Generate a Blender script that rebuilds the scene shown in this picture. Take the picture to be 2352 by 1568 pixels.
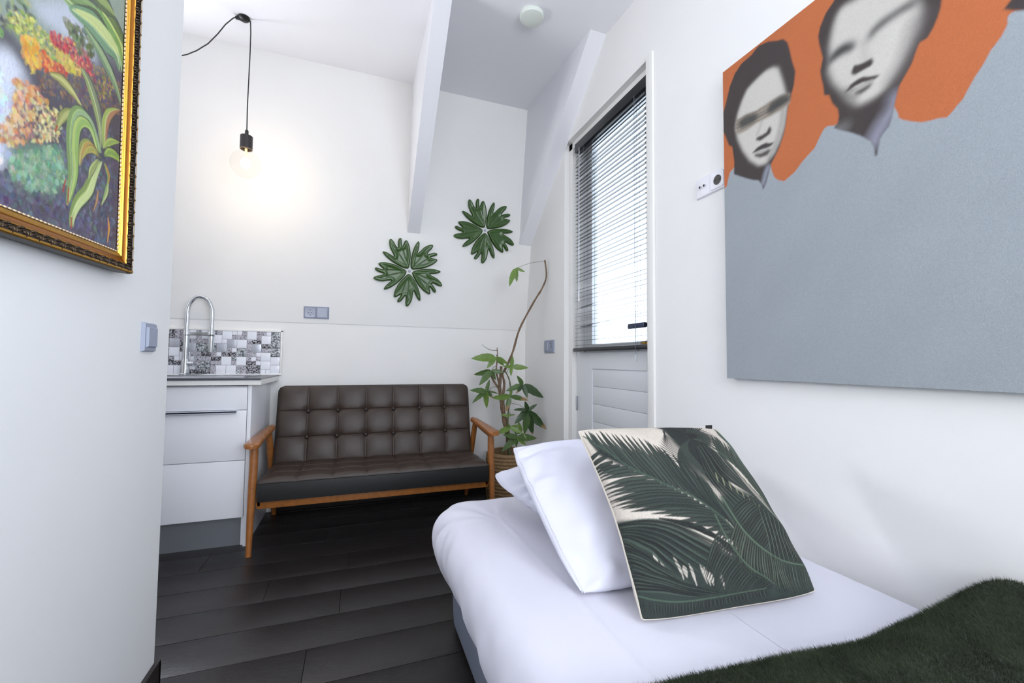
import bpy, bmesh, math, random
import numpy as np
from mathutils import Vector, Matrix, noise
from mathutils.geometry import delaunay_2d_cdt
random.seed(7); rng = np.random.default_rng(7)
for o in list(bpy.data.objects): bpy.data.objects.remove(o)
SC = bpy.context.scene; COL = SC.collection
# ------------------------------------------------------------------ camera
FPX, CXP, CYP = 972.873, 1176.0, 784.0
R = np.array([[0.9394676879600591, -0.023890726544982803, -0.34180359340436167],
              [-0.3425217898963872, -0.03955885460775176, -0.9386766858020379],
              [0.008904309358756985, 0.9989315943583302, -0.04534736009480532]])
R[1] *= -1; R[1] = np.cross(R[2], R[0])
CAM = np.array([0, 0, 1.02])
cd = bpy.data.cameras.new('camera'); cam = bpy.data.objects.new('camera', cd); COL.objects.link(cam)
cd.sensor_width = 36; cd.lens = FPX / 2352 * 36; cd.clip_start = .02
cam.matrix_world = Matrix([list(R[0]) + [0], list(R[1]) + [0], list(R[2]) + [1.02], [0, 0, 0, 1]])
SC.camera = cam
def ray(px, py):
    return R @ np.array([px - CXP, CYP - py, -FPX])
def on(px, py, ax, v):            # the point of the plane axis = v that shows at this pixel of the photo
    r = ray(px, py); return CAM + (v - CAM[ax]) / r[ax] * r
# ------------------------------------------------------------------ world and light
SC.view_settings.view_transform = 'Standard'; SC.view_settings.look = 'None'
SC.view_settings.gamma = 1; SC.view_settings.use_curve_mapping = False
SC.view_settings.exposure = 0.27
W = bpy.data.worlds.new('world'); SC.world = W; W.use_nodes = True
W.node_tree.nodes['Background'].inputs[0].default_value = (.74, .86, 1, 1)
W.node_tree.nodes['Background'].inputs[1].default_value = 2.3
def area(name, loc, rot, sx, sy, power, col, spread=180):
    l = bpy.data.lights.new(name, 'AREA'); l.shape = 'RECTANGLE'; l.size = sx; l.size_y = sy
    l.energy = power; l.color = col; l.spread = math.radians(spread)
    o = bpy.data.objects.new(name, l); COL.objects.link(o); o.location = loc; o.rotation_euler = rot; return o
area('kitchen_window_light', (-1.62, 2.98, 1.72), (math.radians(-104), 0, math.radians(16)), .42, .5, 25, (.88, .91, 1), 150)
area('rear_window_light', (0.55, -1.9, 1.7), (math.radians(122), 0, 0), 1.3, 1.4, 36, (.98, .97, .97))
area('partition_fill_light', (1.24, -1.1, 1.6), (0, math.radians(114), 0), 1.2, .9, 44, (.72, .83, 1))  # added blue fill from behind the camera, brightens partition and cabinet fronts
# ------------------------------------------------------------------ helpers
def lin(c):
    return tuple(((v / 255) / 12.92 if v <= 10 else ((v / 255 + .055) / 1.055) ** 2.4) for v in c)
def mat(name, rgb, rough=.5, metal=0, bump=0, bscale=60, var=0, vscale=4, spec=.5, coat=0, stretch=None, rnd=0, emit=None, estr=1, trans=0, sheen=0):
    m = bpy.data.materials.new(name); m.use_nodes = True; nt = m.node_tree; b = nt.nodes['Principled BSDF']
    c = (*lin(rgb), 1); b.inputs['Base Color'].default_value = c
    b.inputs['Roughness'].default_value = rough; b.inputs['Metallic'].default_value = metal
    b.inputs['Specular IOR Level'].default_value = spec; b.inputs['Coat Weight'].default_value = coat
    if trans: b.inputs['Transmission Weight'].default_value = trans
    if sheen: b.inputs['Sheen Weight'].default_value = sheen
    if emit: b.inputs['Emission Color'].default_value = (*emit, 1); b.inputs['Emission Strength'].default_value = estr
    tc = nt.nodes.new('ShaderNodeTexCoord'); mp = nt.nodes.new('ShaderNodeMapping'); nt.links.new(tc.outputs['Object'], mp.inputs[0])
    if stretch: mp.inputs['Scale'].default_value = stretch
    if var or rnd:
        n = nt.nodes.new('ShaderNodeTexNoise'); n.inputs['Scale'].default_value = vscale; n.inputs['Detail'].default_value = 6
        nt.links.new(mp.outputs[0], n.inputs['Vector'])
        h = nt.nodes.new('ShaderNodeHueSaturation'); h.inputs['Color'].default_value = c
        mr = nt.nodes.new('ShaderNodeMapRange'); mr.inputs[1].default_value = .3; mr.inputs[2].default_value = .7
        mr.inputs[3].default_value = 1 - var; mr.inputs[4].default_value = 1 + var
        nt.links.new(n.outputs[0], mr.inputs[0]); last = mr.outputs[0]
        if rnd:
            oi = nt.nodes.new('ShaderNodeObjectInfo'); m2 = nt.nodes.new('ShaderNodeMapRange')
            m2.inputs[3].default_value = 1 - rnd; m2.inputs[4].default_value = 1 + rnd
            nt.links.new(oi.outputs['Random'], m2.inputs[0])
            mm = nt.nodes.new('ShaderNodeMath'); mm.operation = 'MULTIPLY'; nt.links.new(last, mm.inputs[0]); nt.links.new(m2.outputs[0], mm.inputs[1]); last = mm.outputs[0]
        nt.links.new(last, h.inputs['Value']); nt.links.new(h.outputs[0], b.inputs['Base Color'])
    if bump:
        n = nt.nodes.new('ShaderNodeTexNoise'); n.inputs['Scale'].default_value = bscale; n.inputs['Detail'].default_value = 4
        nt.links.new(mp.outputs[0], n.inputs['Vector'])
        bp = nt.nodes.new('ShaderNodeBump'); bp.inputs['Strength'].default_value = bump; bp.inputs['Distance'].default_value = .002
        nt.links.new(n.outputs[0], bp.inputs['Height']); nt.links.new(bp.outputs[0], b.inputs['Normal'])
    return m
def vmat(name, rough=.6, bump=0, bscale=300, mul=1.0, coat=0):
    m = mat(name, (128, 128, 128), rough, bump=bump, bscale=bscale, coat=coat); nt = m.node_tree
    a = nt.nodes.new('ShaderNodeAttribute'); a.attribute_name = 'Col'
    nt.links.new(a.outputs['Color'], nt.nodes['Principled BSDF'].inputs['Base Color']); return m
WALL = mat('white_plaster', (237, 236, 234), .75, bump=.25, bscale=35, var=.012, vscale=3, spec=.25)
CEIL = mat('ceiling_paint', (247, 247, 250), .8, bump=.1, bscale=40, spec=.2)
GLOSSW = mat('white_gloss_paint', (236, 235, 231), .35, bump=.1, bscale=25, var=.01)
BEAM = mat('beam_paint', (236, 236, 240), .45, bump=.3, bscale=30)
PLANK = mat('dark_floorboard', (33, 30, 30), .36, bump=.35, bscale=30, var=.22, vscale=9, stretch=(.6, 9, 1), rnd=.22, spec=.5)
GAP = mat('plank_joint', (10, 9, 9), .8)
DARKTRIM = mat('dark_skirting', (34, 28, 26), .5, bump=.1)
CAB = mat('white_cabinet_laminate', (240, 241, 246), .28, spec=.5)
CABEDGE = mat('cabinet_edge_grey', (190, 193, 200), .4)
STEEL = mat('brushed_steel', (176, 178, 180), .32, 1, bump=.15, bscale=8, stretch=(60, 1, 1))
CHROME = mat('chrome', (215, 218, 222), .12, 1)
TOPM = mat('worktop_grey', (120, 120, 122), .4, var=.08, vscale=40)
TOPEDGE = mat('worktop_dark_line', (70, 76, 86), .4)
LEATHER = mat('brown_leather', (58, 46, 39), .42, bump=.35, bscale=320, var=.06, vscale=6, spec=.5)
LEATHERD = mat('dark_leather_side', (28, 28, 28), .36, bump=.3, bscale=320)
PIPE = mat('leather_piping', (44, 37, 33), .4)
WOOD = mat('varnished_wood', (158, 98, 46), .36, bump=.1, bscale=40, var=.16, vscale=10, stretch=(4, 1, 4), coat=.3)
WOODWORN = mat('worn_wood_scratch', (205, 172, 132), .7, var=.1, vscale=80)
SHEET = mat('white_cotton', (214, 213, 224), .8, bump=.12, bscale=500, spec=.2, sheen=.1)
def folds(m, sc, dist, st=.6):
    nt = m.node_tree; b = nt.nodes['Principled BSDF']; old = b.inputs['Normal'].links[0].from_socket
    tc = nt.nodes.new('ShaderNodeTexCoord'); n = nt.nodes.new('ShaderNodeTexNoise'); n.inputs['Scale'].default_value = sc; n.inputs['Detail'].default_value = 3; n.inputs['Distortion'].default_value = 1.6
    n.noise_type = 'RIDGED_MULTIFRACTAL'; n.inputs['Roughness'].default_value = .35
    mp = nt.nodes.new('ShaderNodeMapping'); mp.inputs['Scale'].default_value = (1, .45, .7); mp.inputs['Rotation'].default_value = (.3, .2, .5); nt.links.new(tc.outputs['Object'], mp.inputs[0]); nt.links.new(mp.outputs[0], n.inputs['Vector'])
    bp = nt.nodes.new('ShaderNodeBump'); bp.inputs['Strength'].default_value = st; bp.inputs['Distance'].default_value = dist
    nt.links.new(n.outputs[0], bp.inputs['Height']); nt.links.new(old, bp.inputs['Normal']); nt.links.new(bp.outputs[0], b.inputs['Normal'])
PILLOWM = mat('pillow_cotton', (216, 216, 229), .8, bump=.12, bscale=500, spec=.2, sheen=.1); folds(PILLOWM, 4.5, .016, .8)
folds(SHEET, 3.0, .009, .5)
BEDBASE = mat('grey_bed_fabric', (112, 118, 134), .9, bump=.5, bscale=600, var=.05, vscale=200)
CREAM = mat('cream_canvas', (208, 200, 188), .9, bump=.4, bscale=700)
BLACK = mat('black_plastic', (22, 22, 23), .4)
SOCKB = mat('black_metal_socket', (46, 40, 38), .45)
GREYP = mat('silver_grey_plastic', (146, 153, 172), .4)
GREYL = mat('light_grey_plastic', (182, 187, 203), .38)
WHITEP = mat('white_plastic', (232, 231, 236), .35)
HOLE = mat('socket_hole', (18, 18, 20), .5)
SOCKIN = mat('dark_socket_well', (66, 62, 60), .4)
BLINDM = mat('black_aluminium_slat', (36, 37, 44), .26, spec=.8, coat=.4)
BLINDR = mat('black_blind_rail', (24, 25, 28), .3)
CORD = mat('grey_cord', (120, 126, 140), .7)
CLEAR = mat('clear_plastic', (235, 240, 245), .08, trans=.85)
DOORP = mat('door_paint', (226, 229, 232), .35, bump=.08, bscale=25)
HANDLE = mat('dark_steel_handle', (52, 60, 82), .3, .6)
BRASS = mat('brass', (176, 140, 70), .3, 1)
GREENC = mat('green_glazed_ceramic', (54, 84, 34), .24, var=.12, vscale=14, coat=.12, bump=.05, spec=.35, bscale=22)
VEIN = mat('dark_vein', (22, 44, 20), .3)
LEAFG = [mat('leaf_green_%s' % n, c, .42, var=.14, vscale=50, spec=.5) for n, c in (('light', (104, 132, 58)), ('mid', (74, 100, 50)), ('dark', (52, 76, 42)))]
BROWNTIP = mat('dry_leaf_tip', (150, 122, 84), .8, var=.2, vscale=120)
BARK = mat('grey_brown_bark', (120, 98, 78), .85, bump=1, bscale=120, var=.3, vscale=60, stretch=(1, 1, .3))
STEMG = mat('green_stem', (86, 96, 60), .6, var=.2, vscale=60)
BASKETM = mat('seagrass', (134, 108, 74), .85, bump=.6, bscale=200, var=.25, vscale=90)
SOIL = mat('soil', (40, 30, 24), .95, bump=1, bscale=90)
GOLD = mat('gold_leaf_frame', (196, 146, 58), .3, .85, bump=.1, bscale=60, var=.08, vscale=20)
GOLDD = mat('amber_gold', (150, 92, 24), .35, .7)
ORNM = mat('dark_bronze_ornament', (72, 58, 44), .38, .75, var=.45, vscale=70)
FRAMED = mat('dark_frame_side', (34, 26, 20), .45)
BEADM = mat('cream_bead', (232, 210, 176), .4)
BLANK = mat('green_fur', (44, 50, 38), .95, var=.4, vscale=16, spec=.1, sheen=.15)
FUR = mat('green_fur_pile', (54, 63, 47), .9, var=.45, vscale=12, spec=.15)
DETECT = mat('cream_plastic_dome', (226, 232, 224), .5)
GLASS = bpy.data.materials.new('pane_glass'); GLASS.use_nodes = True
_n = GLASS.node_tree; _n.nodes.clear(); _o = _n.nodes.new('ShaderNodeOutputMaterial'); _m = _n.nodes.new('ShaderNodeMixShader')
_t = _n.nodes.new('ShaderNodeBsdfTransparent'); _g = _n.nodes.new('ShaderNodeBsdfGlossy'); _g.inputs['Roughness'].default_value = .02
_m.inputs[0].default_value = .06; _n.links.new(_t.outputs[0], _m.inputs[1]); _n.links.new(_g.outputs[0], _m.inputs[2]); _n.links.new(_m.outputs[0], _o.inputs[0])
PAPER = vmat('printed_canvas', .7, bump=.4, bscale=420)
OIL = vmat('oil_paint', .42, bump=.7, bscale=160)
PRINT = vmat('palm_print_fabric', .92, bump=.5, bscale=800)

class MB:
    def __init__(s): s.v = []; s.f = []; s.m = []
    def add(s, vs, fs, mi=0):
        b = len(s.v); s.v += [tuple(map(float, p)) for p in vs]; s.f += [tuple(b + i for i in f) for f in fs]; s.m += [mi] * len(fs); return s
    def box(s, a, b, mi=0, bev=0):
        (x0, y0, z0), (x1, y1, z1) = a, b
        if bev:
            bm = bmesh.new(); bmesh.ops.create_cube(bm, size=1)
            for v in bm.verts: v.co = Vector(((x0 + x1) / 2 + v.co.x * (x1 - x0), (y0 + y1) / 2 + v.co.y * (y1 - y0), (z0 + z1) / 2 + v.co.z * (z1 - z0)))
            bmesh.ops.bevel(bm, geom=bm.edges[:], offset=bev, segments=2, affect='EDGES', profile=.6)
            bm.verts.index_update(); s.add([v.co for v in bm.verts], [[v.index for v in f.verts] for f in bm.faces], mi); bm.free(); return s
        vs = [(x, y, z) for x in (x0, x1) for y in (y0, y1) for z in (z0, z1)]
        return s.add(vs, [(0, 1, 3, 2), (4, 6, 7, 5), (0, 4, 5, 1), (2, 3, 7, 6), (0, 2, 6, 4), (1, 5, 7, 3)], mi)
    def tube(s, pts, r, n=10, mi=0, cap=True, up=None):
        pts = [Vector(p) for p in pts]; rs = r if isinstance(r, (list, tuple)) else [r] * len(pts); vs = []; fs = []
        t0 = (pts[1] - pts[0]).normalized(); ref = Vector(up) if up else (Vector((0, 0, 1)) if abs(t0.z) < .9 else Vector((1, 0, 0)))
        a = t0.cross(ref).normalized()
        for i, p in enumerate(pts):
            t = (pts[min(i + 1, len(pts) - 1)] - pts[max(i - 1, 0)]).normalized()
            a = (a - a.dot(t) * t).normalized(); b = t.cross(a)
            for k in range(n):
                w = 2 * math.pi * k / n; vs.append(p + rs[i] * (math.cos(w) * a + math.sin(w) * b))
        for i in range(len(pts) - 1):
            for k in range(n):
                fs.append((i * n + k, i * n + (k + 1) % n, (i + 1) * n + (k + 1) % n, (i + 1) * n + k))
        if cap: fs.append(tuple(range(n))[::-1]); fs.append(tuple((len(pts) - 1) * n + k for k in range(n)))
        return s.add(vs, fs, mi)
    def lathe(s, prof, c, n=32, mi=0, ax='z'):
        vs = []; fs = []
        for r, h in prof:
            for k in range(n):
                w = 2 * math.pi * k / n; x, y = r * math.cos(w), r * math.sin(w)
                vs.append({'z': (c[0] + x, c[1] + y, c[2] + h), 'y': (c[0] + x, c[1] + h, c[2] + y), 'x': (c[0] + h, c[1] + x, c[2] + y)}[ax])
        for i in range(len(prof) - 1):
            for k in range(n):
                fs.append((i * n + k, i * n + (k + 1) % n, (i + 1) * n + (k + 1) % n, (i + 1) * n + k))
        return s.add(vs, fs, mi)
    def prism(s, poly, d, mi=0):   # poly of 3D points extruded by vector d
        n = len(poly); vs = [Vector(p) for p in poly] + [Vector(p) + Vector(d) for p in poly]
        fs = [tuple(range(n))[::-1], tuple(range(n, 2 * n))] + [(i, (i + 1) % n, n + (i + 1) % n, n + i) for i in range(n)]
        return s.add(vs, fs, mi)
    def mesh(s, name, mats, smooth=False):
        me = bpy.data.meshes.new(name); me.from_pydata(s.v, [], s.f)
        for m in (mats if isinstance(mats, (list, tuple)) else [mats]): me.materials.append(m)
        me.polygons.foreach_set('material_index', s.m)
        bm = bmesh.new(); bm.from_mesh(me); bmesh.ops.recalc_face_normals(bm, faces=bm.faces[:]); bm.to_mesh(me); bm.free()
        if smooth:
            me.polygons.foreach_set('use_smooth', [True] * len(me.polygons))
            if smooth != True: me.set_sharp_from_angle(angle=math.radians(smooth))
        return me
    def build(s, name, mats, parent=None, smooth=40): return link(name, s.mesh(name, mats, smooth), parent)
def link(name, me, parent=None, loc=None):
    o = bpy.data.objects.new(name, me); COL.objects.link(o)
    if parent is not None:
        o.parent = parent
        if parent.type == 'EMPTY': o.matrix_parent_inverse = Matrix.Translation(-parent.location)
    if loc is not None: o.location = loc
    return o
def tag(o, label, cat, group=None):
    o['label'] = label; o['category'] = cat
    if group: o['group'] = group
    return o
def thing(name, loc, label, cat, group=None):
    o = bpy.data.objects.new(name, None); COL.objects.link(o); o.location = loc; o.empty_display_size = .05; return tag(o, label, cat, group)
def struct(o): o['kind'] = 'structure'; return o
def gridmesh(name, V, mats, smooth=True, colors=None, closeu=False):
    """V: (n,m,3) array"""
    n, m, _ = V.shape; me = bpy.data.meshes.new(name)
    idx = np.arange(n * m).reshape(n, m)
    F = np.stack([idx[:-1, :-1], idx[1:, :-1], idx[1:, 1:], idx[:-1, 1:]], -1).reshape(-1, 4)
    if closeu:
        F2 = np.stack([idx[:-1, -1], idx[1:, -1], idx[1:, 0], idx[:-1, 0]], -1).reshape(-1, 4); F = np.concatenate([F, F2])
    me.vertices.add(n * m); me.vertices.foreach_set('co', V.reshape(-1).astype(np.float32))
    me.loops.add(F.size); me.loops.foreach_set('vertex_index', F.reshape(-1).astype(np.int32))
    me.polygons.add(len(F)); me.polygons.foreach_set('loop_start', np.arange(0, F.size, 4, dtype=np.int32))
    me.update(calc_edges=True); me.validate()
    for x in (mats if isinstance(mats, (list, tuple)) else [mats]): me.materials.append(x)
    me.polygons.foreach_set('use_smooth', [smooth] * len(me.polygons))
    if colors is not None:
        at = me.color_attributes.new('Col', 'FLOAT_COLOR', 'POINT')
        c = np.ones((n * m, 4), np.float32); c[:, :3] = colors.reshape(-1, 3); at.data.foreach_set('color', c.reshape(-1))
    return me
# ------------------------------------------------------------------ room shell
XR, XL, YB, YF, KZ = 1.30, -2.20, 3.25, -2.0, 1.27
LEAN = .157
def ceil_z(y): return 2.90 + .07 * (y - 2.03)
def lean_y(z): return YB - LEAN * max(0, z - KZ)
ytop = 2.982; ztop = ceil_z(ytop)
f0 = MB().box((XL, YF, -.06), (XR + .25, YB + .1, -.012)); fl = struct(f0.build('floor', GAP, smooth=False))
row_w = .19; y = 1.69 - row_w * 20; k = 0
pm = {}
while y < YB:
    x = XL - random.random() * 1.1
    offs = {3: -.142 - 1.25 * 2, 1: -.044 - 1.25 * 2, 2: -.017 - 1.25 * 2}
    r = round((y - 1.69) / row_w)
    x = {-1: -.142, 1: -.044, 2: -.35, 3: -.017, 0: -.75}.get(r, x) if r in (-1, 0, 1, 2, 3) else x
    while x > XL: x -= 1.25
    while x < XR:
        x0, x1 = max(x, XL), min(x + 1.25, XR + .06); y0, y1 = max(y, YF), min(y + row_w, YB)
        if x1 - x0 > .03 and y1 - y0 > .02:
            key = (round(x1 - x0, 3), round(y1 - y0, 3))
            if key not in pm:
                pm[key] = MB().box((0, 0, -.012), (key[0] - .0016, key[1] - .0022, 0), bev=.0009).mesh('floorboard', PLANK, 30)
            link('floorboard', pm[key], fl, (x0, y0, random.uniform(-.0003, .0003)))
        x += 1.25
    y += row_w
X2_ = XR + .25
# back wall: vertical below the knee, leaning in above it
b = MB(); b.box((XL, YB, 0), (X2_, YB + .12, KZ)); struct(b.build('wall_back', WALL, smooth=False))
b = MB(); BX0, BX1, BZ0, BZ1 = -2.05, -1.27, 1.36, 2.10
def leanpiece(x0, x1, z0, z1):
    top = [(x0, YB + .12, ztop + .1), (x0, ytop, ztop)] if z1 is None else [(x0, YB + .12, z1), (x0, lean_y(z1), z1)]
    b.prism([(x0, lean_y(z0) - (.004 if z0 == KZ else 0), z0), (x0, YB + .12, z0)] + top, (x1 - x0, 0, 0))
leanpiece(XL, BX0, KZ, None); leanpiece(BX1, X2_, KZ, None); leanpiece(BX0, BX1, KZ, BZ0); leanpiece(BX0, BX1, BZ1, None)
struct(b.build('wall_upper', WALL, smooth=False))
b = MB()
for (xa, xb, za, zb) in ((BX0, BX1, BZ0, BZ0 + .05), (BX0, BX1, BZ1 - .05, BZ1), (BX0, BX0 + .05, BZ0, BZ1), (BX1 - .05, BX1, BZ0, BZ1)): b.box((xa, YB + .04, za), (xb, YB + .08, zb))
w1 = struct(b.build('window_1', GLOSSW)); MB().box((BX0 + .05, YB + .058, BZ0 + .05), (BX1 - .05, YB + .062, BZ1 - .05)).build('window_pane', GLASS, w1)
# right wall with the door opening
DY0, DY1, DZ = 1.665, 2.549, 2.50
b = MB(); X2 = XR + .25
SY0, SY1, SZ_0, SZ_1 = -1.6, -.6, 1.0, 2.2     # unseen side opening behind the camera, added to brighten the partition
for (y0, y1, z0, z1) in ((YF, SY0, 0, 3.0), (SY1, DY0, 0, 3.0), (SY0, SY1, 0, SZ_0), (SY0, SY1, SZ_1, 3.0), (DY1, YB + .12, 0, 3.05), (DY0, DY1, DZ, 3.0)):
    b.box((XR, y0, z0), (X2, y1, z1))
struct(b.build('wall_right', WALL, smooth=False))
b = MB().box((XR + .08, SY0, SZ_0), (XR + .12, SY1, SZ_0 + .05)).box((XR + .08, SY0, SZ_1 - .05), (XR + .12, SY1, SZ_1)).box((XR + .08, SY0, SZ_0), (XR + .12, SY0 + .05, SZ_1)).box((XR + .08, SY1 - .05, SZ_0), (XR + .12, SY1, SZ_1))
w3 = struct(b.build('added_window', GLOSSW)); MB().box((XR + .098, SY0 + .05, SZ_0 + .05), (XR + .102, SY1 - .05, SZ_1 - .05)).build('window_pane', GLASS, w3)  # frame and pane of the added opening around the partition fill
struct(MB().box((XL - .2, YF, 0), (XL, YB + .12, 3.05)).build('wall_left', WALL, smooth=False))
# rear wall with window
b = MB(); RX0, RX1, RZ0, RZ1 = -.15, 1.25, .95, 2.45
for (x0, x1, z0, z1) in ((XL, RX0, 0, 3.0), (RX1, XR, 0, 3.0), (RX0, RX1, 0, RZ0), (RX0, RX1, RZ1, 3.0)):
    b.box((x0, YF - .2, z0), (x1, YF, z1))
struct(b.build('wall_rear', WALL, smooth=False))
b = MB(); b.box((RX0, YF - .12, RZ0), (RX1, YF - .08, RZ0 + .06)).box((RX0, YF - .12, RZ1 - .06), (RX1, YF - .08, RZ1)).box((RX0, YF - .12, RZ0), (RX0 + .06, YF - .08, RZ1)).box((RX1 - .06, YF - .12, RZ0), (RX1, YF - .08, RZ1)).box((.52, YF - .12, RZ0), (.58, YF - .08, RZ1))
w2 = struct(b.build('window_2', GLOSSW)); MB().box((RX0 + .06, YF - .102, RZ0 + .06), (RX1 - .06, YF - .098, RZ1 - .06)).build('window_pane', GLASS, w2)
# near left partition
PX = -.57; PY = 1.652
b = MB(); b.prism([(PX - .14, YF, 0), (PX, YF, 0), (PX, PY, 0), (PX - .14, PY, 0)], (0, 0, 2.9)); struct(b.build('wall_partition', WALL, smooth=False))
# ceiling
b = MB(); b.prism([(XL - .2, YF - .2, ceil_z(YF - .2)), (XL - .2, YB + .12, ceil_z(YB + .12)), (XL - .2, YB + .12, 3.2), (XL - .2, YF - .2, 3.2)], (X2 - XL + .2, 0, 0))
struct(b.build('ceiling', CEIL, smooth=False))
# skirtings
b = MB().box((PX, YF + .01, 0), (PX + .014, PY + .012, .076), bev=.002); b.box((PX - .14, PY, 0), (PX + .014, PY + .014, .074), bev=.002)
struct(b.build('baseboard_left', DARKTRIM))
struct(MB().box((-.5, YB - .014, 0), (XR, YB, .055), bev=.002).build('baseboard_back', DARKTRIM))
# roof braces
zt = ceil_z(2.03)
def brace(x0, x1, name):
    b = MB(); b.prism([(x0, 3.146, 1.945), (x0, 2.03, zt + .002), (x0, ytop, ztop + .01), (x0, lean_y(2.4) + .01, 2.4)], (x1 - x0, 0, 0))
    return struct(b.build(name, BEAM, smooth=False))
brace(.322, .412, 'trim_1'); brace(1.197, 1.302, 'trim_2')
# ------------------------------------------------------------------ door
FX = 1.335   # frame face
b = MB()
b.box((XR - .012, DY0 - .046, 0), (XR + .03, DY0, DZ + .012), bev=.003)        # near casing
b.box((FX, DY1 - .048, 0), (FX + .06, DY1, DZ), bev=.002).box((FX, DY0 - .01, 0), (FX + .06, DY0 + .025, DZ), bev=.002)
b.box((FX, DY0, DZ - .045), (FX + .06, DY1, DZ), bev=.002)
struct(b.build('trim_3', GLOSSW))
LX = 1.372; GY0, GY1, GZ0, GZ1 = 1.775, 2.31, 1.125, 2.40
DA, DB = DY0 + .028, DY1 - .05
b = MB()
b.box((LX, DA, .01), (LX + .04, GY0, DZ - .05), bev=.002).box((LX, GY1, .01), (LX + .04, DB, DZ - .05), bev=.002)
b.box((LX, GY0, GZ1), (LX + .04, GY1, DZ - .05)).box((LX, GY0, .975), (LX + .04, GY1, GZ0)).box((LX, GY0, .01), (LX + .04, GY1, .12))
door = struct(b.build('door_1', DOORP))
zz = .12
for z0 in (.975 - .1085 * np.arange(1, 9)):
    z0 = max(z0, .12); MB().box((LX + .006, GY0, z0 + .0005), (LX + .034, GY1, z0 + .1085 - .0005), bev=.003).build('door_board', DOORP, door)
    if z0 <= .12: break
MB().box((LX + .018, GY0, GZ0), (LX + .022, GY1, GZ1)).build('door_pane', GLASS, door)
h = MB().box((LX - .006, 1.722, 1.06), (LX, 1.752, 1.29), bev=.002); h.tube([(LX - .006, 1.737, 1.205), (LX - .045, 1.737, 1.205)], .011)
h.box((LX - .055, 1.728, 1.190), (LX - .036, 1.862, 1.216), bev=.005); h.build('door_handle', HANDLE, door)
h = MB().box((LX - .008, 1.722, 1.11), (LX - .005, 1.752, 1.15), bev=.001); h.tube([(LX - .006, 1.737, 1.118), (LX - .03, 1.737, 1.118)], .012); h.box((LX - .035, 1.745, 1.11), (LX - .028, 1.775, 1.125), bev=.002); h.build('door_lock', BRASS, door)
hg = MB().tube([(LX - .004, DB - .004, .70), (LX - .004, DB - .004, .79)], .006); hg.box((LX - .002, DB - .03, .70), (LX + .001, DB, .79)); hg.build('door_hinge', CHROME, door)
# exterior ground and neighbour roofline seen as blown-out light: a pale terrace wall
b = MB().box((3.4, -2, -3.2), (3.6, 7, .9)); o = b.build('terrace_parapet', GLOSSW, smooth=False); struct(o)
# ------------------------------------------------------------------ venetian blind
bl = thing('venetian_blind', (1.34, 2.06, 2.43), 'black venetian blind hanging over the glass of the white door', 'blind')
BY0, BY1, BX = 1.685, 2.452, 1.338
MB().box((BX - .02, BY0, 2.394), (BX + .02, BY1 - .012, 2.452), bev=.002).build('head_rail', BLINDR, bl)
sl = MB(); nseg = 5; vs = []
for yy in (BY0, BY1):
    for i in range(nseg + 1):
        t = i / nseg - .5; vs.append((t * .023, yy, .0018 * (1 - 4 * t * t)))
    for i in range(nseg + 1):
        t = .5 - i / nseg; vs.append((t * .023, yy, .0018 * (1 - 4 * t * t) - .0005))
m_ = 2 * nseg + 2
sl.add(vs, [tuple(range(m_)), tuple(range(2 * m_ - 1, m_ - 1, -1))] + [(i, (i + 1) % m_, m_ + (i + 1) % m_, m_ + i) for i in range(m_)])
slm = sl.mesh('slat', BLINDM, 30); NS = 50; z_hi, z_lo = 2.378, 1.125
for i in range(NS):
    o = link('slat', slm, bl, (BX, 0, z_hi + (z_lo - z_hi) * i / (NS - 1)))
    o.matrix_parent_inverse = Matrix.Translation(-bl.location)
    o.rotation_euler = (random.uniform(-.0015, .0015), math.radians(-10 if i > 2 else -62) + random.uniform(-.03, .03), 0)
    if i in (34, 39): o.rotation_euler = (math.radians(-2.2), -.35, 0); o.location.z -= .045
MB().box((BX - .017, BY0 - .002, 1.082), (BX + .017, BY1 + .012, 1.106), bev=.006).build('bottom_rail', BLINDR, bl)
for yc in (1.80, 2.335):
    c = MB()
    for dx in (-.014, .014): c.tube([(BX + dx, yc, 2.41), (BX + dx, yc, 1.10)], .0007, 5)
    c.tube([(BX, yc + .006, 2.41), (BX, yc + .006, 1.10)], .0008, 5)
    c.build('ladder_cord', CORD, bl)
for i, yc in enumerate((1.80, 2.335)):
    MB().lathe([(0, -.004), (.006, -.003), (.006, .002), (0, .002)], (BX, yc, 1.082), 12).build('cord_button', BLINDR, bl)
MB().tube([(BX - .024, 1.795, 2.40), (BX - .024, 1.794, 1.5), (BX - .022, 1.79, 1.06)], .001, 5).build('pull_cord', CORD, bl)
MB().lathe([(.002, .03), (.006, .026), (.007, .0), (.005, -.008), (0, -.008)], (BX - .022, 1.79, 1.03), 12).build('cord_tassel', CLEAR, bl)
MB().tube([(BX - .026, 2.372, 2.40), (BX - .026, 2.372, 1.40)], .0042, 8).build('tilt_wand', CLEAR, bl)
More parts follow.
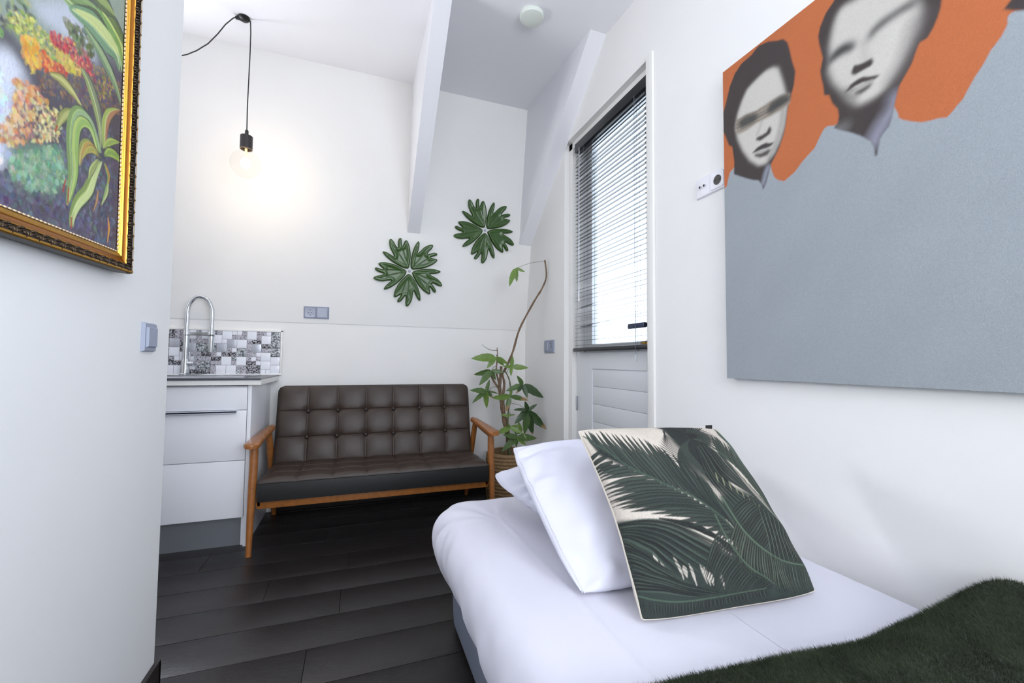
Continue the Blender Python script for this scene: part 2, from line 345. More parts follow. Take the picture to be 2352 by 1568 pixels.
# ------------------------------------------------------------------ socket plates
def plate(name, c, U, V, N, wd, ht, pieces, label, base, ins, group=None, cat='socket'):
    """U right, V up, N out of the wall; pieces: list of (u0,u1,kind)"""
    U, V, N = Vector(U), Vector(V), Vector(N); c = Vector(c)
    t = thing(name, c, label, cat, group)
    def P(u, v, n): return c + U * u + V * v + N * n
    def slab(b, u0, u1, v0, v1, n0, n1, mi=0, ch=.002):
        vs = [P(u0, v0, n0), P(u1, v0, n0), P(u1, v1, n0), P(u0, v1, n0), P(u0 + ch, v0 + ch, n1), P(u1 - ch, v0 + ch, n1), P(u1 - ch, v1 - ch, n1), P(u0 + ch, v1 - ch, n1)]
        b.add(vs, [(0, 1, 2, 3), (4, 5, 6, 7), (0, 1, 5, 4), (1, 2, 6, 5), (2, 3, 7, 6), (3, 0, 4, 7)], mi)
    def disc(b, u, v, r, n0, n1, mi=0, k=20):
        b.tube([P(u, v, n0), P(u, v, n1)], r, k, mi)
    b = MB(); slab(b, -wd / 2, wd / 2, -ht / 2, ht / 2, 0, .009, ch=.004); b.build('cover_frame', base, t, 30)
    for (u0, u1, kind) in pieces:
        uc = (u0 + u1) / 2; hh = (u1 - u0) / 2
        if kind == 'switch':
            b = MB(); slab(b, u0, u1, -hh, hh, .009, .015, ch=.0025); b.build('rocker', ins, t, 30)
        elif kind == 'blank':
            b = MB(); slab(b, u0, u1, -hh, hh, .009, .013, ch=.002); b.build('blank_insert', ins, t, 30)
        elif kind == 'socket':
            b = MB(); m = 28; ro = .0205
            # square bezel sloping down to the round well
            outer = []; inner = []; bot = []
            for i in range(m):
                w = 2 * math.pi * i / m; cx, sy = math.cos(w), math.sin(w); q = hh / max(abs(cx), abs(sy))
                outer.append(P(uc + q * cx, q * sy, .0125)); inner.append(P(uc + ro * cx, ro * sy, .0095)); bot.append(P(uc + ro * .93 * cx, ro * .93 * sy, .001))
            skirt = [p - N * .004 for p in outer]
            fs = [(i, (i + 1) % m, m + (i + 1) % m, m + i) for i in range(m)] + [(m + i, m + (i + 1) % m, 2 * m + (i + 1) % m, 2 * m + i) for i in range(m)] + [tuple(range(2 * m, 3 * m))] + [(i, (i + 1) % m, 3 * m + (i + 1) % m, 3 * m + i) for i in range(m)]
            b.add(outer + inner + bot + skirt, fs); sk = b.build('socket_insert', ins, t, 20)
            well = SOCKIN if base is WHITEP else ins
            b = MB(); disc(b, uc, 0, ro * .92, .0088, .0096, 0); b.build('socket_well', well, sk, 20)
            b = MB()
            for du, dv, r in ((-.0095, 0, .0028), (.0095, 0, .0028), (0, 0, .0016), (0, .017, .0026), (0, -.017, .0026)): disc(b, uc + du, dv, r, .009, .0101, 0, 10)
            b.build('pin_hole', HOLE, sk, 20)
        elif kind == 'antenna':
            b = MB(); slab(b, u0, u1, -hh, hh, .009, .0115, ch=.012); sk = b.build('antenna_insert', ins, t, 20)
            for du in (-.011, .011):
                b = MB(); disc(b, uc + du, 0, .0062, .011, .0165, 0, 16); j = b.build('antenna_jack', CHROME, sk, 20)
                b = MB(); disc(b, uc + du, 0, .0045, .0164, .0169, 0, 12); b.build('jack_hole', HOLE, sk, 20)
    return t
n_l = Vector((0, -1, -LEAN)).normalized(); v_l = Vector((0, -LEAN, 1)).normalized()
plate('wall_socket', (-.276, lean_y(1.343), 1.343), (1, 0, 0), v_l, n_l, .166, .088, [(-.072, -.008, 'socket'), (.004, .070, 'switch')], 'silver grey double plate with socket and switch on the back wall above the sofa', GREYP, GREYL)
pc = on(1263, 795.5, 0, XR)
plate('wall_socket', (XR, pc[1], pc[2]), (0, -1, 0), (0, 0, 1), (-1, 0, 0), .165, .095, [(-.072, -.008, 'switch'), (.006, .070, 'socket')], 'small grey plate with switch and socket between the plant and the door', GREYP, GREYP)
pc = on(1631, 425, 0, XR)
plate('wall_socket', (XR, 1.275, 1.726), (0, -1, 0), (0, 0, 1), (-1, 0, 0), .156, .084, [(-.070, -.006, 'antenna'), (.002, .066, 'socket')], 'white double plate with antenna jacks and dark socket left of the large canvas', WHITEP, WHITEP)
plate('light_switch', (PX, 1.503, 1.078), (0, 1, 0), (0, 0, 1), (1, 0, 0), .078, .084, [(-.029, .029, 'switch')], 'grey rocker light switch on the near left wall below the gilt frame', GREYP, GREYP, cat='switch')
# ------------------------------------------------------------------ kitchen
cb = thing('kitchen_cabinet', (-1.0, 2.98, 0), 'white kitchen base cabinet with three drawer fronts left of the sofa', 'cabinet')
CXR, CXLFT, CF = -.545, -1.62, 2.705
b = MB().box((CXR - .018, CF - .002, .0), (CXR, YB - .002, .872), bev=.001); b.box((CXLFT, CF + .02, .15), (CXR - .018, YB - .002, .868))
b.build('carcass', CAB, cb)
fxr = CXR - .021; fxl = -1.165
for i, (z0, z1) in enumerate(((.7385, .862), (.4655, .7355), (.158, .4625))):
    d = MB().box((fxl, CF - .002, z0), (fxr, CF + .017, z1), bev=.0012).build('drawer_front', CAB, cb)
    if i == 1: MB().box((fxl + .03, CF - .022, z1 - .010), (fxr - .045, CF - .001, z1 - .002), bev=.001).box((fxl + .03, CF - .022, z1 - .014), (fxr - .045, CF - .019, z1 - .002)).build('drawer_handle', GREYL, d)
MB().box((CXLFT, CF - .002, .158), (fxl - .003, CF + .017, .862), bev=.0012).build('cabinet_door', CAB, cb)
MB().box((CXLFT, CF + .03, 0), (CXR - .018, CF + .045, .15)).build('plinth', mat('plinth_foil', (150, 154, 160), .3, .55, bump=.2, bscale=6), cb)
MB().box((CXR - .034, CF + .022, 0), (CXR - .020, CF + .05, .15), bev=.001).build('plinth_end', CAB, cb)
wt = thing('worktop', (-1.05, 2.96, .873), 'grey kitchen worktop with white edge above the white cabinet', 'worktop')
WX = -.497
MB().box((CXLFT, 2.675, .875), (WX, YB - .001, .903)).build('worktop_slab', GLOSSW, wt)
MB().box((CXLFT, 2.674, .903), (WX, YB - .001, .91)).build('worktop_surface', TOPM, wt)
MB().box((CXLFT, 2.670, .901), (WX - .001, 2.676, .911)).build('edge_strip', TOPEDGE, wt)
sk = thing('kitchen_sink', (-.93, 2.97, .91), 'stainless steel inset sink with drainer set in the grey worktop', 'sink')
b = MB(); b.box((-1.45, 2.76, .9105), (-.60, 3.215, .914), bev=.0015); b.build('drainer', STEEL, sk)
b = MB()
x0, x1, y0, y1 = -1.40, -1.03, 2.79, 3.12
b = MB(); prof = [(0, .9145), (.004, .917), (.012, .9165), (.016, .9142)]
loops = []
for d, z in prof:
    loops.append([(x0 + d, y0 + d, z), (x1 - d, y0 + d, z), (x1 - d, y1 - d, z), (x0 + d, y1 - d, z)])
for i in range(3):
    b.add(loops[i] + loops[i + 1], [(k, (k + 1) % 4, 4 + (k + 1) % 4, 4 + k) for k in range(4)])
b.build('bowl_rim', STEEL, sk)
b = MB().box((x0 + .02, y0 + .02, .9141), (x1 - .02, y1 - .02, .9146)); b.build('bowl', TOPEDGE, sk)
for i in range(7):
    MB().tube([(-.97 + i * .045, 2.82, .9145), (-.97 + i * .045, 3.15, .9145)], .003, 6).build('drainer_ridge', STEEL, sk)
MB().tube([(-1.45, 2.762, .914), (-.60, 2.762, .914), (-.60, 3.213, .914), (-1.45, 3.213, .914)], .003, 6).build('sink_rim', CHROME, sk)
fa = thing('kitchen_tap', (-1.0, 3.165, .914), 'tall chrome arched pull-down tap behind the sink', 'tap')
ty = 3.165; tx = -1.003; tr = .0125; ux = -.872
MB().lathe([(0, 0), (.03, 0), (.03, .006), (.024, .012), (.022, .085), (.019, .10), (0, .10)], (tx, ty, .914), 24).build('tap_base', CHROME, fa)
MB().tube([(tx, ty, 1.0), (tx, ty, 1.20)], .0165, 18).build('tap_body', CHROME, fa)
pts = [(tx, ty, 1.18)] + [(tx, ty, z) for z in np.linspace(1.2, 1.30, 4)]
xc, rx, rz = (tx + ux) / 2, (ux - tx) / 2, .105
for a in np.linspace(math.pi, 0, 22): pts.append((xc + rx * math.cos(a), ty, 1.30 + rz * math.sin(a)))
pts += [(ux, ty, z) for z in np.linspace(1.28, 1.19, 4)]
MB().tube(pts, tr, 16).build('hose_arch', CHROME, fa)
MB().tube([(ux, ty, 1.195), (ux, ty, 1.10), (ux, ty, 1.055)], [.0165, .016, .0135], 16).build('spray_head', CHROME, fa)
MB().box((tx, ty - .005, 1.160), (ux, ty + .005, 1.182), bev=.002).lathe([(.018, -.014), (.0195, -.012), (.0195, .012), (.018, .014)], (ux, ty, 1.171), 18).lathe([(.018, -.014), (.0185, -.012), (.0185, .012), (.018, .014)], (tx, ty, 1.171), 18).build('spray_holder', CHROME, fa)
MB().tube([(tx, ty, .985), (tx + .045, ty - .012, .985)], .015, 14).tube([(tx + .048, ty - .012, .985), (tx + .052, ty - .013, .985)], .019, 16).build('valve', CHROME, fa)
MB().tube([(tx + .045, ty - .012, .99), (tx + .062, ty - .014, 1.072)], [.005, .0035], 8).build('tap_lever', CHROME, fa)
# mosaic splashback
sb = thing('mosaic_splashback', (-.86, 3.24, .915), 'grey and white mosaic tile splashback with white trim behind the tap', 'splashback')
SX0, SX1, SZ0, SZ1 = -1.62, -.485, .918, 1.205
MB().box((SX0, YB - .008, SZ0 - .004), (SX1, YB, SZ1)).build('grout_panel', mat('pink_grey_grout', (206, 196, 202), .8), sb)
MB().box((SX0, YB - .016, SZ1 - .006), (SX1 + .004, YB, SZ1 + .006), bev=.002).box((SX1 - .008, YB - .016, SZ0 - .004), (SX1 + .004, YB, SZ1 + .006), bev=.002).box((SX0, YB - .018, SZ0 - .010), (SX1 + .002, YB, SZ0 + .001), bev=.002).build('edge_trim', GLOSSW, sb)
def tile_mat(name, kind):
    base = {'white': (238, 240, 248), 'steel': (198, 202, 212), 'swirl': (112, 118, 126), 'speck': (190, 188, 198), 'dark': (86, 84, 90)}[kind]
    m = mat(name, base, .15 if kind != 'steel' else .35, metal=.6 if kind == 'steel' else 0, coat=.4)
    if kind in ('swirl', 'speck', 'dark'):
        nt = m.node_tree; tc = nt.nodes.new('ShaderNodeTexCoord'); oi = nt.nodes.new('ShaderNodeObjectInfo')
        n = nt.nodes.new('ShaderNodeTexNoise' if kind != 'swirl' else 'ShaderNodeTexVoronoi'); n.inputs['Scale'].default_value = {'swirl': 90, 'speck': 190, 'dark': 170}[kind]
        ad = nt.nodes.new('ShaderNodeVectorMath'); ad.operation = 'ADD'; nt.links.new(tc.outputs['Object'], ad.inputs[0]); nt.links.new(oi.outputs['Location'], ad.inputs[1]); nt.links.new(ad.outputs[0], n.inputs['Vector'])
        cr = nt.nodes.new('ShaderNodeValToRGB'); e = cr.color_ramp.elements
        if kind == 'swirl': e[0].color = (.75, .8, .83, 1); e[1].color = (.09, .10, .11, 1); e[0].position = .1; e[1].position = .75
        elif kind == 'speck': e[0].color = (.03, .03, .035, 1); e[1].color = (.55, .54, .60, 1); e[0].position = .40; e[1].position = .46
        else: e[0].color = (.02, .02, .025, 1); e[1].color = (.5, .5, .55, 1); e[0].position = .48; e[1].position = .56
        nt.links.new(n.outputs[0], cr.inputs[0]); nt.links.new(cr.outputs[0], nt.nodes['Principled BSDF'].inputs['Base Color'])
    return m
TM = {k: tile_mat('tile_' + k, k) for k in ('white', 'steel', 'swirl', 'speck', 'dark')}
un = .0282; nx, nz = 40, 10; used = np.zeros((nx, nz), bool); tm = {}
rt = random.Random(5); order = [(i, j) for i in range(nx) for j in range(nz)]
for (i, j) in order:
    if used[i, j]: continue
    opts = [(1, 1)] * 4
    if i + 1 < nx and not used[i + 1, j]: opts += [(2, 1)] * 2
    if j + 1 < nz and not used[i, j + 1]: opts += [(1, 2)] * 2
    if i + 1 < nx and j + 1 < nz and not used[i:i + 2, j:j + 2].any(): opts += [(2, 2)] * 6
    w_, h_ = rt.choice(opts); used[i:i + w_, j:j + h_] = True
    kind = rt.choice(['white', 'white', 'white', 'steel', 'swirl', 'swirl'] if (w_, h_) == (2, 2) else ['speck', 'dark', 'speck', 'white', 'white', 'swirl'] if (w_, h_) == (1, 1) else ['speck', 'dark', 'speck'])
    if (w_, h_, kind) not in tm:
        tm[(w_, h_, kind)] = MB().box((0, -.004, 0), (un * w_ - .0022, 0, un * h_ - .0022), bev=.0006).mesh('mosaic_tile', TM[kind], 30)
    o = link('mosaic_tile', tm[(w_, h_, kind)], sb); o.location = (SX1 - .009 - un * (i + w_) + .001, YB - .008, SZ0 + .001 + un * j)
# ------------------------------------------------------------------ sofa
sf = thing('sofa', (.16, 2.85, 0), 'brown button-tufted leather sofa with worn wooden armrests against the back wall', 'sofa')
def tufted(O, U, V, N, wd, ht, nu, nv, depth, thick, edge, crossings, dimple, rowpos=None):
    O, U, V, N = map(np.array, (O, U, V, N)); a = 280; c = int(a * ht / wd) + 30
    u = np.linspace(0, 1, a); v = np.linspace(0, 1, c); UU, VV = np.meshgrid(u, v, indexing='ij')
    fu = (UU * nu); 
    if rowpos is None: rowpos = np.linspace(0, 1, nv + 1)
    fv = np.interp(VV, rowpos, np.arange(nv + 1))
    su = np.abs(np.sin(np.pi * fu)); sv = np.abs(np.sin(np.pi * fv))
    h = depth * ((np.clip(su, 0, 1) ** .38) * (np.clip(sv, 0, 1) ** .38))
    h += depth * .25 * su * sv; gu = np.abs(fu - np.round(fu)); gv = np.abs(fv - np.round(fv)); h -= .0028 * np.exp(-(gu / .022) ** 2) * (np.round(fu) % nu != 0) + .0028 * np.exp(-(gv / .03) ** 2) * (np.round(fv) % nv != 0)
    X, Y = UU * wd, VV * ht
    for (cu, cv) in crossings:
        r2 = (X - cu / nu * wd) ** 2 + (Y - np.interp(cv, np.arange(nv + 1), rowpos) * ht) ** 2
        h -= dimple * np.exp(-r2 / .03 ** 2)
    d = np.minimum(np.minimum(X, wd - X), np.minimum(Y, ht - Y)); e = 1 - np.clip(d / edge, 0, 1)
    h = np.where(d < edge, h, h) - edge * .8 * (1 - np.sqrt(np.clip(1 - e ** 2, 0, 1)))
    P = O + X[..., None] * U + Y[..., None] * V + h[..., None] * N
    # side skirt
    bd = np.concatenate([P[:, 0], P[-1, 1:], P[-2::-1, -1], P[0, -2:0:-1]])
    lo = bd - N * thick
    return P, bd, lo
def seam_loop(bd, off): return [tuple(p + off) for p in bd[::5]] + [tuple(bd[0] + off)]
L0, L1 = -.478, .79
# seat
sy0, sy1 = 2.575, 3.02
P, bd, lo = tufted((L0, sy0, .377), (1, 0, 0), (0, .9995, -.03), (0, .03, .9995), L1 - L0, sy1 - sy0, 7, 3, .013, .095, .02, [], 0, [0, .36, .70, 1])
seat = link('seat_cushion', gridmesh('seat_cushion', P, LEATHER), sf)
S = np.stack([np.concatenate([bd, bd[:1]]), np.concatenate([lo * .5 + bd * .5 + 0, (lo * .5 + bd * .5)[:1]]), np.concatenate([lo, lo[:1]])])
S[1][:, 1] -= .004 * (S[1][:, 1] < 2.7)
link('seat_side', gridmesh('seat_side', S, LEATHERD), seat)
MB().tube(seam_loop(bd, np.array([0, 0, .001])), .0042, 6).build('piping', PIPE, seat)
# back
th = math.atan2(.125, .475); Vb = (0, math.sin(th), math.cos(th)); Nb = (0, -math.cos(th), math.sin(th))
bh = .497; BO = (L0 + .004, 2.985, .362)
P, bd, lo = tufted(BO, (1, 0, 0), Vb, Nb, L1 - L0 - .012, bh, 7, 3, .015, .075, .02, [(i, j) for i in range(1, 7) for j in (1, 2)], .014, [0, .33, .665, 1])
# round the top corners
def roundtop(A):
    A = A.copy(); x0, x1 = L0 + .004, L1 - .008
    hgt = (A - np.array(BO)) @ np.array(Vb); r = .035
    for s, xe in ((1, x0), (-1, x1)):
        dx = s * (A[..., 0] - xe); k = np.clip((hgt - (bh - r)) / r, 0, 1)
        inset = r * (1 - np.sqrt(1 - k ** 2)); m = dx < r
        A[..., 0] = np.where(m, A[..., 0] + s * inset * (1 - np.clip(dx / r, 0, 1)), A[..., 0])
    return A
P, bd, lo = roundtop(P), roundtop(bd), roundtop(lo)
back = link('back_cushion', gridmesh('back_cushion', P, LEATHER), sf)
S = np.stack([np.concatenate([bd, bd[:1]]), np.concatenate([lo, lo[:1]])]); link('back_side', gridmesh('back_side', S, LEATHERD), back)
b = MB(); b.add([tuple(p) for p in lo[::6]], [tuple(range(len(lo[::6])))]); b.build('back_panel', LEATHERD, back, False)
MB().tube(seam_loop(bd, np.array([0, 0, 0])), .0048, 6).build('piping', PIPE, back)
btn = MB().lathe([(0, .007), (.006, .0062), (.0105, .0035), (.011, 0), (.011, -.006)], (0, 0, 0), 14).mesh('button', PIPE, True)
for i in range(1, 7):
    for v in (.33, .665):
        p = np.array(BO) + np.array([i / 7 * (L1 - L0 - .012), 0, 0]) + np.array(Vb) * bh * v - np.array(Nb) * .0055
        o = link('button', btn, back); o.location = p; o.rotation_euler = Vector(Nb).to_track_quat('Z', 'Y').to_euler()
# wood
MB().box((L0 - .006, 2.60, .222), (L1 + .006, 2.625, .274), bev=.004).build('front_rail', WOOD, sf)
MB().box((L0 - .006, 3.06, .222), (L1 + .006, 3.085, .274), bev=.004).build('rear_rail', WOOD, sf)
for x in (L0 - .01, L1 - .015): MB().box((x, 2.6, .235), (x + .024, 3.09, .278), bev=.004).build('side_rail', WOOD, sf)
for s, xl in ((-1, L0 - .026), (1, L1 + .022)):
    MB().tube([(xl + s * .0, 2.555, 0), (xl, 2.575, .25), (xl, 2.60, .42), (xl, 2.61, .556)], [.0135, .018, .0205, .0195], 14).build('leg', WOOD, sf)
    MB().tube([(xl - s * .012, 3.19, 0), (xl - s * .01, 3.10, .26), (xl - s * .004, 3.03, .46), (xl, 2.99, .575)], [.014, .02, .02, .018], 12).build('leg', WOOD, sf)
    MB().tube([(xl, 2.60, .54), (xl, 2.75, .552), (xl, 2.99, .572)], [.014, .015, .014], 10).build('arm_support', WOOD, sf)
    # paddle arm
    n = 26; outl = []
    for i in range(n + 1):
        t = i / n; yv = 2.515 + t * .50; wv = .0405 * (min(1, (t + .012) / .08) ** .5) * (1 - .38 * t) * (min(1, (1.01 - t) / .06) ** .5)
        cx = xl + s * (.000 - .014 * t) + s * .010 * math.sin(math.pi * t)
        outl.append((cx, yv, wv, .562 + .028 * t + .006 * (2 * t - 1) ** 2))
    b = MB(); vs = []; prof = [(-.93, -.012), (-1, -.002), (-.98, .006), (-.8, .0115), (0, .0135), (.8, .0115), (.98, .006), (1, -.002), (.93, -.012), (0, -.014)]
    for (cx, yv, wv, zv) in outl:
        for (q, dz) in prof: vs.append((cx + q * wv, yv, zv + dz))
    m = len(prof); fs = [(i * m + k, i * m + (k + 1) % m, (i + 1) * m + (k + 1) % m, (i + 1) * m + k) for i in range(n) for k in range(m)] + [tuple(range(m)), tuple(n * m + k for k in range(m))]
    b.add(vs, fs); arm = b.build('armrest', WOOD, sf, 60)
    b = MB(); r2 = random.Random(3 + s)
    for k in range(16 if s < 0 else 9):
        t = r2.uniform(.25, .98) if s < 0 else r2.uniform(.1, .7); i = int(t * n); cx, yv, wv, zv = outl[i]
        q = r2.uniform(.35, .86) * (1 if s < 0 else r2.choice((-1, 1))); ln = r2.uniform(.008, .028); w2 = r2.uniform(.0015, .0042); zz = zv + .0136 - .0026 * abs(q) ** 3 + .0004
        x = cx + q * wv; sl_ = r2.uniform(-.3, .3)
        b.add([(x - w2, yv, zz), (x + sl_ * ln * .5, yv + ln * .5, zz + .0006), (x + w2, yv + ln, zz + .0016), (x + w2 * 1.5, yv + ln * .4, zz + .0004)], [(0, 1, 2, 3)])
    b.build('worn_patch', WOODWORN, arm, False)
# ------------------------------------------------------------------ pendant bulb
bx, by = -.622, 2.698; cz = ceil_z(2.698)
pe = thing('pendant_lamp', (bx - .01, by, cz), 'bare globe bulb hanging from a black cord over the kitchen', 'lamp')
MB().lathe([(0, .0), (.030, .0), (.032, -.006), (.022, -.016), (.008, -.02), (0, -.02)], (-.650, by, cz), 20).tube([(-.69, by, cz - .012), (-.655, by, cz - .014), (-.628, by, cz - .014)], .009, 8).build('cord_clip', BLACK, pe)
cord = [(-.628, by, cz - .012)]
for (px, py) in ((575.5, 50), (576, 75), (574.5, 120), (571, 190), (568, 250), (567, 300)):
    cord.append(tuple(on(px, py, 1, by)))
sx, sy_, szt = cord[-1]
MB().tube(cord, .0030, 8).build('cord', BLACK, pe)
MB().lathe([(0, .002), (.0075, .002), (.009, -.004), (.009, -.028), (.031, -.033), (.031, -.108), (.028, -.108), (.028, -.09), (0, -.09)], (sx, sy_, szt), 24).build('bulb_socket', SOCKB, pe)
cord2 = [tuple(on(px, py, 1, by)) for (px, py) in ((549, 36), (535, 42), (518, 56), (500, 78), (478, 100), (452, 116), (430, 125), (413, 128.5))] + [(-1.35, by, 2.60), (-1.8, by, 2.72), (-2.18, by, 2.76)]
MB().tube(cord2, .0030, 8).build('supply_cord', BLACK, pe)
gz = szt - .108 - .083; gr = .076
prof = [(gr * math.sin(a), gr * math.cos(a)) for a in np.linspace(math.pi, .28, 22)] + [(.018, gr + .012), (.018, gr + .03)]
bm_ = bpy.data.materials.new('bulb_glass'); bm_.use_nodes = True; nt = bm_.node_tree; nt.nodes.clear()
oo = nt.nodes.new('ShaderNodeOutputMaterial'); mx = nt.nodes.new('ShaderNodeMixShader'); tr_ = nt.nodes.new('ShaderNodeBsdfTransparent'); tr_.inputs[0].default_value = (.97, .97, .96, 1); gl = nt.nodes.new('ShaderNodeBsdfGlossy'); gl.inputs['Roughness'].default_value = .03
lw = nt.nodes.new('ShaderNodeLayerWeight'); lw.inputs[0].default_value = .5; pw_ = nt.nodes.new('ShaderNodeMath'); pw_.operation = 'POWER'; pw_.inputs[1].default_value = 6; m3_ = nt.nodes.new('ShaderNodeMath'); m3_.operation = 'MULTIPLY'; m3_.inputs[1].default_value = .22; nt.links.new(lw.outputs['Facing'], pw_.inputs[0]); nt.links.new(pw_.outputs[0], m3_.inputs[0]); nt.links.new(m3_.outputs[0], mx.inputs[0]); nt.links.new(tr_.outputs[0], mx.inputs[1]); nt.links.new(gl.outputs[0], mx.inputs[2]); nt.links.new(mx.outputs[0], oo.inputs[0])
MB().lathe(prof, (sx, sy_, gz), 36).build('glass_globe', bm_, pe, True)
fil = MB().lathe([(0, .03), (.012, .028), (.022, .015), (.024, -.005), (.019, -.024), (0, -.032)], (sx, sy_, gz + .004), 16)
fil.build('glowing_core', mat('filament_glow', (255, 240, 210), .5, emit=(1, .86, .62), estr=28), pe, True)
MB().tube([(sx, sy_, gz + .03), (sx, sy_, gz + gr + .01)], .006, 8).build('filament_stem', mat('amber_stem', (255, 190, 110), .3, emit=(1, .6, .25), estr=1.5), pe)
pl = bpy.data.lights.new('bulb_light', 'POINT'); pl.energy = 5; pl.color = (1, .80, .56); pl.shadow_soft_size = .04
plo = bpy.data.objects.new('bulb_light', pl); COL.objects.link(plo); plo.location = (sx, sy_ - .0, gz)
# ceiling disc
o = MB().lathe([(0, -.030), (.045, -.029), (.062, -.024), (.066, -.016), (.064, -.004), (.064, .01)], (.846, 2.056, ceil_z(2.056)), 40).build('ceiling_vent', DETECT, None, 40)
tag(o, 'round cream vent disc on the ceiling beside the white roof brace', 'vent')
# ------------------------------------------------------------------ ceramic leaf ornaments
RAW = [(572, 958), (562, 925), (561, 880), (567, 820), (580, 750), (600, 692), (622, 652), (640, 632), (653, 645), (655, 685), (648, 730), (640, 765), (668, 742), (705, 700), (745, 672), (785, 657), (811, 660), (812, 684), (795, 712), (768, 742), (754, 772), (790, 758), (830, 746), (860, 750), (868, 768), (850, 784), (812, 796), (788, 812), (826, 814), (858, 818), (871, 830), (862, 850), (825, 885), (780, 912), (720, 938), (650, 955), (595, 965)]
def smooth_closed(pts, k=4):
    n = len(pts); out = []
    for i in range(n):
        p0, p1, p2, p3 = (np.array(pts[(i + j - 1) % n], float) for j in range(4))
        for t in np.arange(k) / k:
            out.append(.5 * ((2 * p1) + (-p0 + p2) * t + (2 * p0 - 5 * p1 + 4 * p2 - p3) * t * t + (-p0 + 3 * p1 - 3 * p2 + p3) * t ** 3))
    return out
LC = (552, 985)
leafpts = [((p[0] - LC[0]) / 5.004 * .00322, -(p[1] - LC[1]) / 5.004 * .00322) for p in smooth_closed(RAW, 3)]
def segdist(p, a, b):
    ab = b - a; t = np.clip(((p - a) @ ab) / (ab @ ab), 0, 1); return np.linalg.norm(p - (a + t[:, None] * ab), axis=1)
def leaf_dish():
    pts = np.array(leafpts); n = len(pts)
    xs = np.arange(pts[:, 0].min(), pts[:, 0].max(), .0035); ys = np.arange(pts[:, 1].min(), pts[:, 1].max(), .0035)
    G = np.array([(x + (.00175 if j % 2 else 0), y) for j, y in enumerate(ys) for x in xs])
    ins = np.zeros(len(G), bool); j = n - 1
    for i in range(n):
        c = ((pts[i, 1] > G[:, 1]) != (pts[j, 1] > G[:, 1])) & (G[:, 0] < (pts[j, 0] - pts[i, 0]) * (G[:, 1] - pts[i, 1]) / (pts[j, 1] - pts[i, 1] + 1e-12) + pts[i, 0]); ins ^= c; j = i
    def dist(Q):
        d = np.full(len(Q), 9.); 
        for i in range(n): d = np.minimum(d, segdist(Q, pts[i], pts[(i + 1) % n]))
        return d
    G = G[ins]; G = G[dist(G) > .0018]
    vs, es, fs, *_ = delaunay_2d_cdt([Vector(p) for p in pts] + [Vector(p) for p in G], [(i, (i + 1) % n) for i in range(n)], [list(range(n))], 1, 1e-6)
    Q = np.array([tuple(v) for v in vs]); d = dist(Q)
    veins = [((0.008, .008), (a, b)) for a, b in (((628 - LC[0]), -(700 - LC[1])), ((740 - LC[0]), -(735 - LC[1])), ((775 - LC[0]), -(812 - LC[1])))]
    rr = np.clip(d / .012, 0, 1); h = .016 * np.sqrt(1 - (1 - rr) ** 2) - .0045 * np.clip((d - .010) / .022, 0, 1) ** 1.3
    sc = .00322 / 5.004; dv = np.full(len(Q), 9.)
    for a, bq in veins: dv = np.minimum(dv, segdist(Q, np.array(a), np.array(bq) * sc))
    h = h - .0022 * np.exp(-(dv / .0022) ** 2) + .010 + .03 * np.linalg.norm(Q, axis=1) * .5
    V = [(q[0], q[1], hh) for q, hh in zip(Q, h)]; F = [tuple(f) for f in fs]
    base = len(V); mi = [1 if dv[list(f)].mean() < .0011 and d[list(f)].mean() > .006 else 0 for f in F]
    ring = list(range(n)); V += [(Q[i][0] * .985, Q[i][1] * .985, .0) for i in ring]
    F += [(ring[i], ring[(i + 1) % n], base + (i + 1) % n, base + i) for i in range(n)]; mi += [0] * n
    b = MB(); b.v = V; b.f = F; b.m = mi; return b.mesh('leaf_dish', [GREENC, VEIN], True)
LD = leaf_dish()
hubm = MB().lathe([(0, .012), (.006, .011), (.011, .004), (.011, 0)], (0, 0, 0), 10).mesh('ornament_hub', GREYL, True)
def ornament(cx, cz, rot, label, scl=1.0):
    c = Vector((cx, lean_y(cz) - .0005, cz)); t = thing('leaf_wall_ornament', c, label, 'ornament', 'green ceramic leaf rosettes on the back wall')
    B = Matrix((Vector((1, 0, 0)), v_l, n_l)).transposed().to_4x4()
    for k in range(5):
        o = link('leaf_dish', LD, t); o.matrix_parent_inverse = Matrix(); o.matrix_basis = B @ Matrix.Rotation(math.radians(72 * k + rot), 4, 'Z') @ Matrix.Scale(scl, 4)
    o = link('ornament_hub', hubm, t); o.matrix_parent_inverse = Matrix(); o.matrix_basis = B
ornament(.346, 1.676, 0, 'lower left green glazed ceramic leaf rosette directly above the sofa', .98)
ornament(.908, 2.030, 0, 'upper right green glazed ceramic leaf rosette nearer the room corner', .96)
# ------------------------------------------------------------------ plant
PYD = 2.93
def C8(p): return (1060 + p[0] / 5.6, 780 + p[1] / 5.6)
pt = thing('potted_plant', (1.06, 2.95, 0), 'tall leggy money tree in a seagrass basket in the room corner', 'plant')
b = MB(); prof = []
for i in range(15):
    z = .004 + i * .0235; r = .150 + .016 * math.sin(i / 14 * math.pi * .9); 
    for k in range(6):
        a = k / 6 * 2 * math.pi; prof.append((r + .006 * math.sin(k / 6 * math.pi), z + .0235 * k / 6))
prof += [(.150, .356), (.143, .352), (.140, .33), (.140, .28)]
n = 72; vs = []
for i, (r, z) in enumerate(prof):
    for k in range(n):
        w = 2 * math.pi * k / n; rr = r + .0022 * math.sin(w * 18 + (i // 6) * math.pi + i * .3); vs.append((1.055 + rr * math.cos(w), 2.95 + rr * math.sin(w), z))
b.add(vs, [(i * n + k, i * n + (k + 1) % n, (i + 1) * n + (k + 1) % n, (i + 1) * n + k) for i in range(len(prof) - 1) for k in range(n)]); b.build('basket', BASKETM, pt, True)
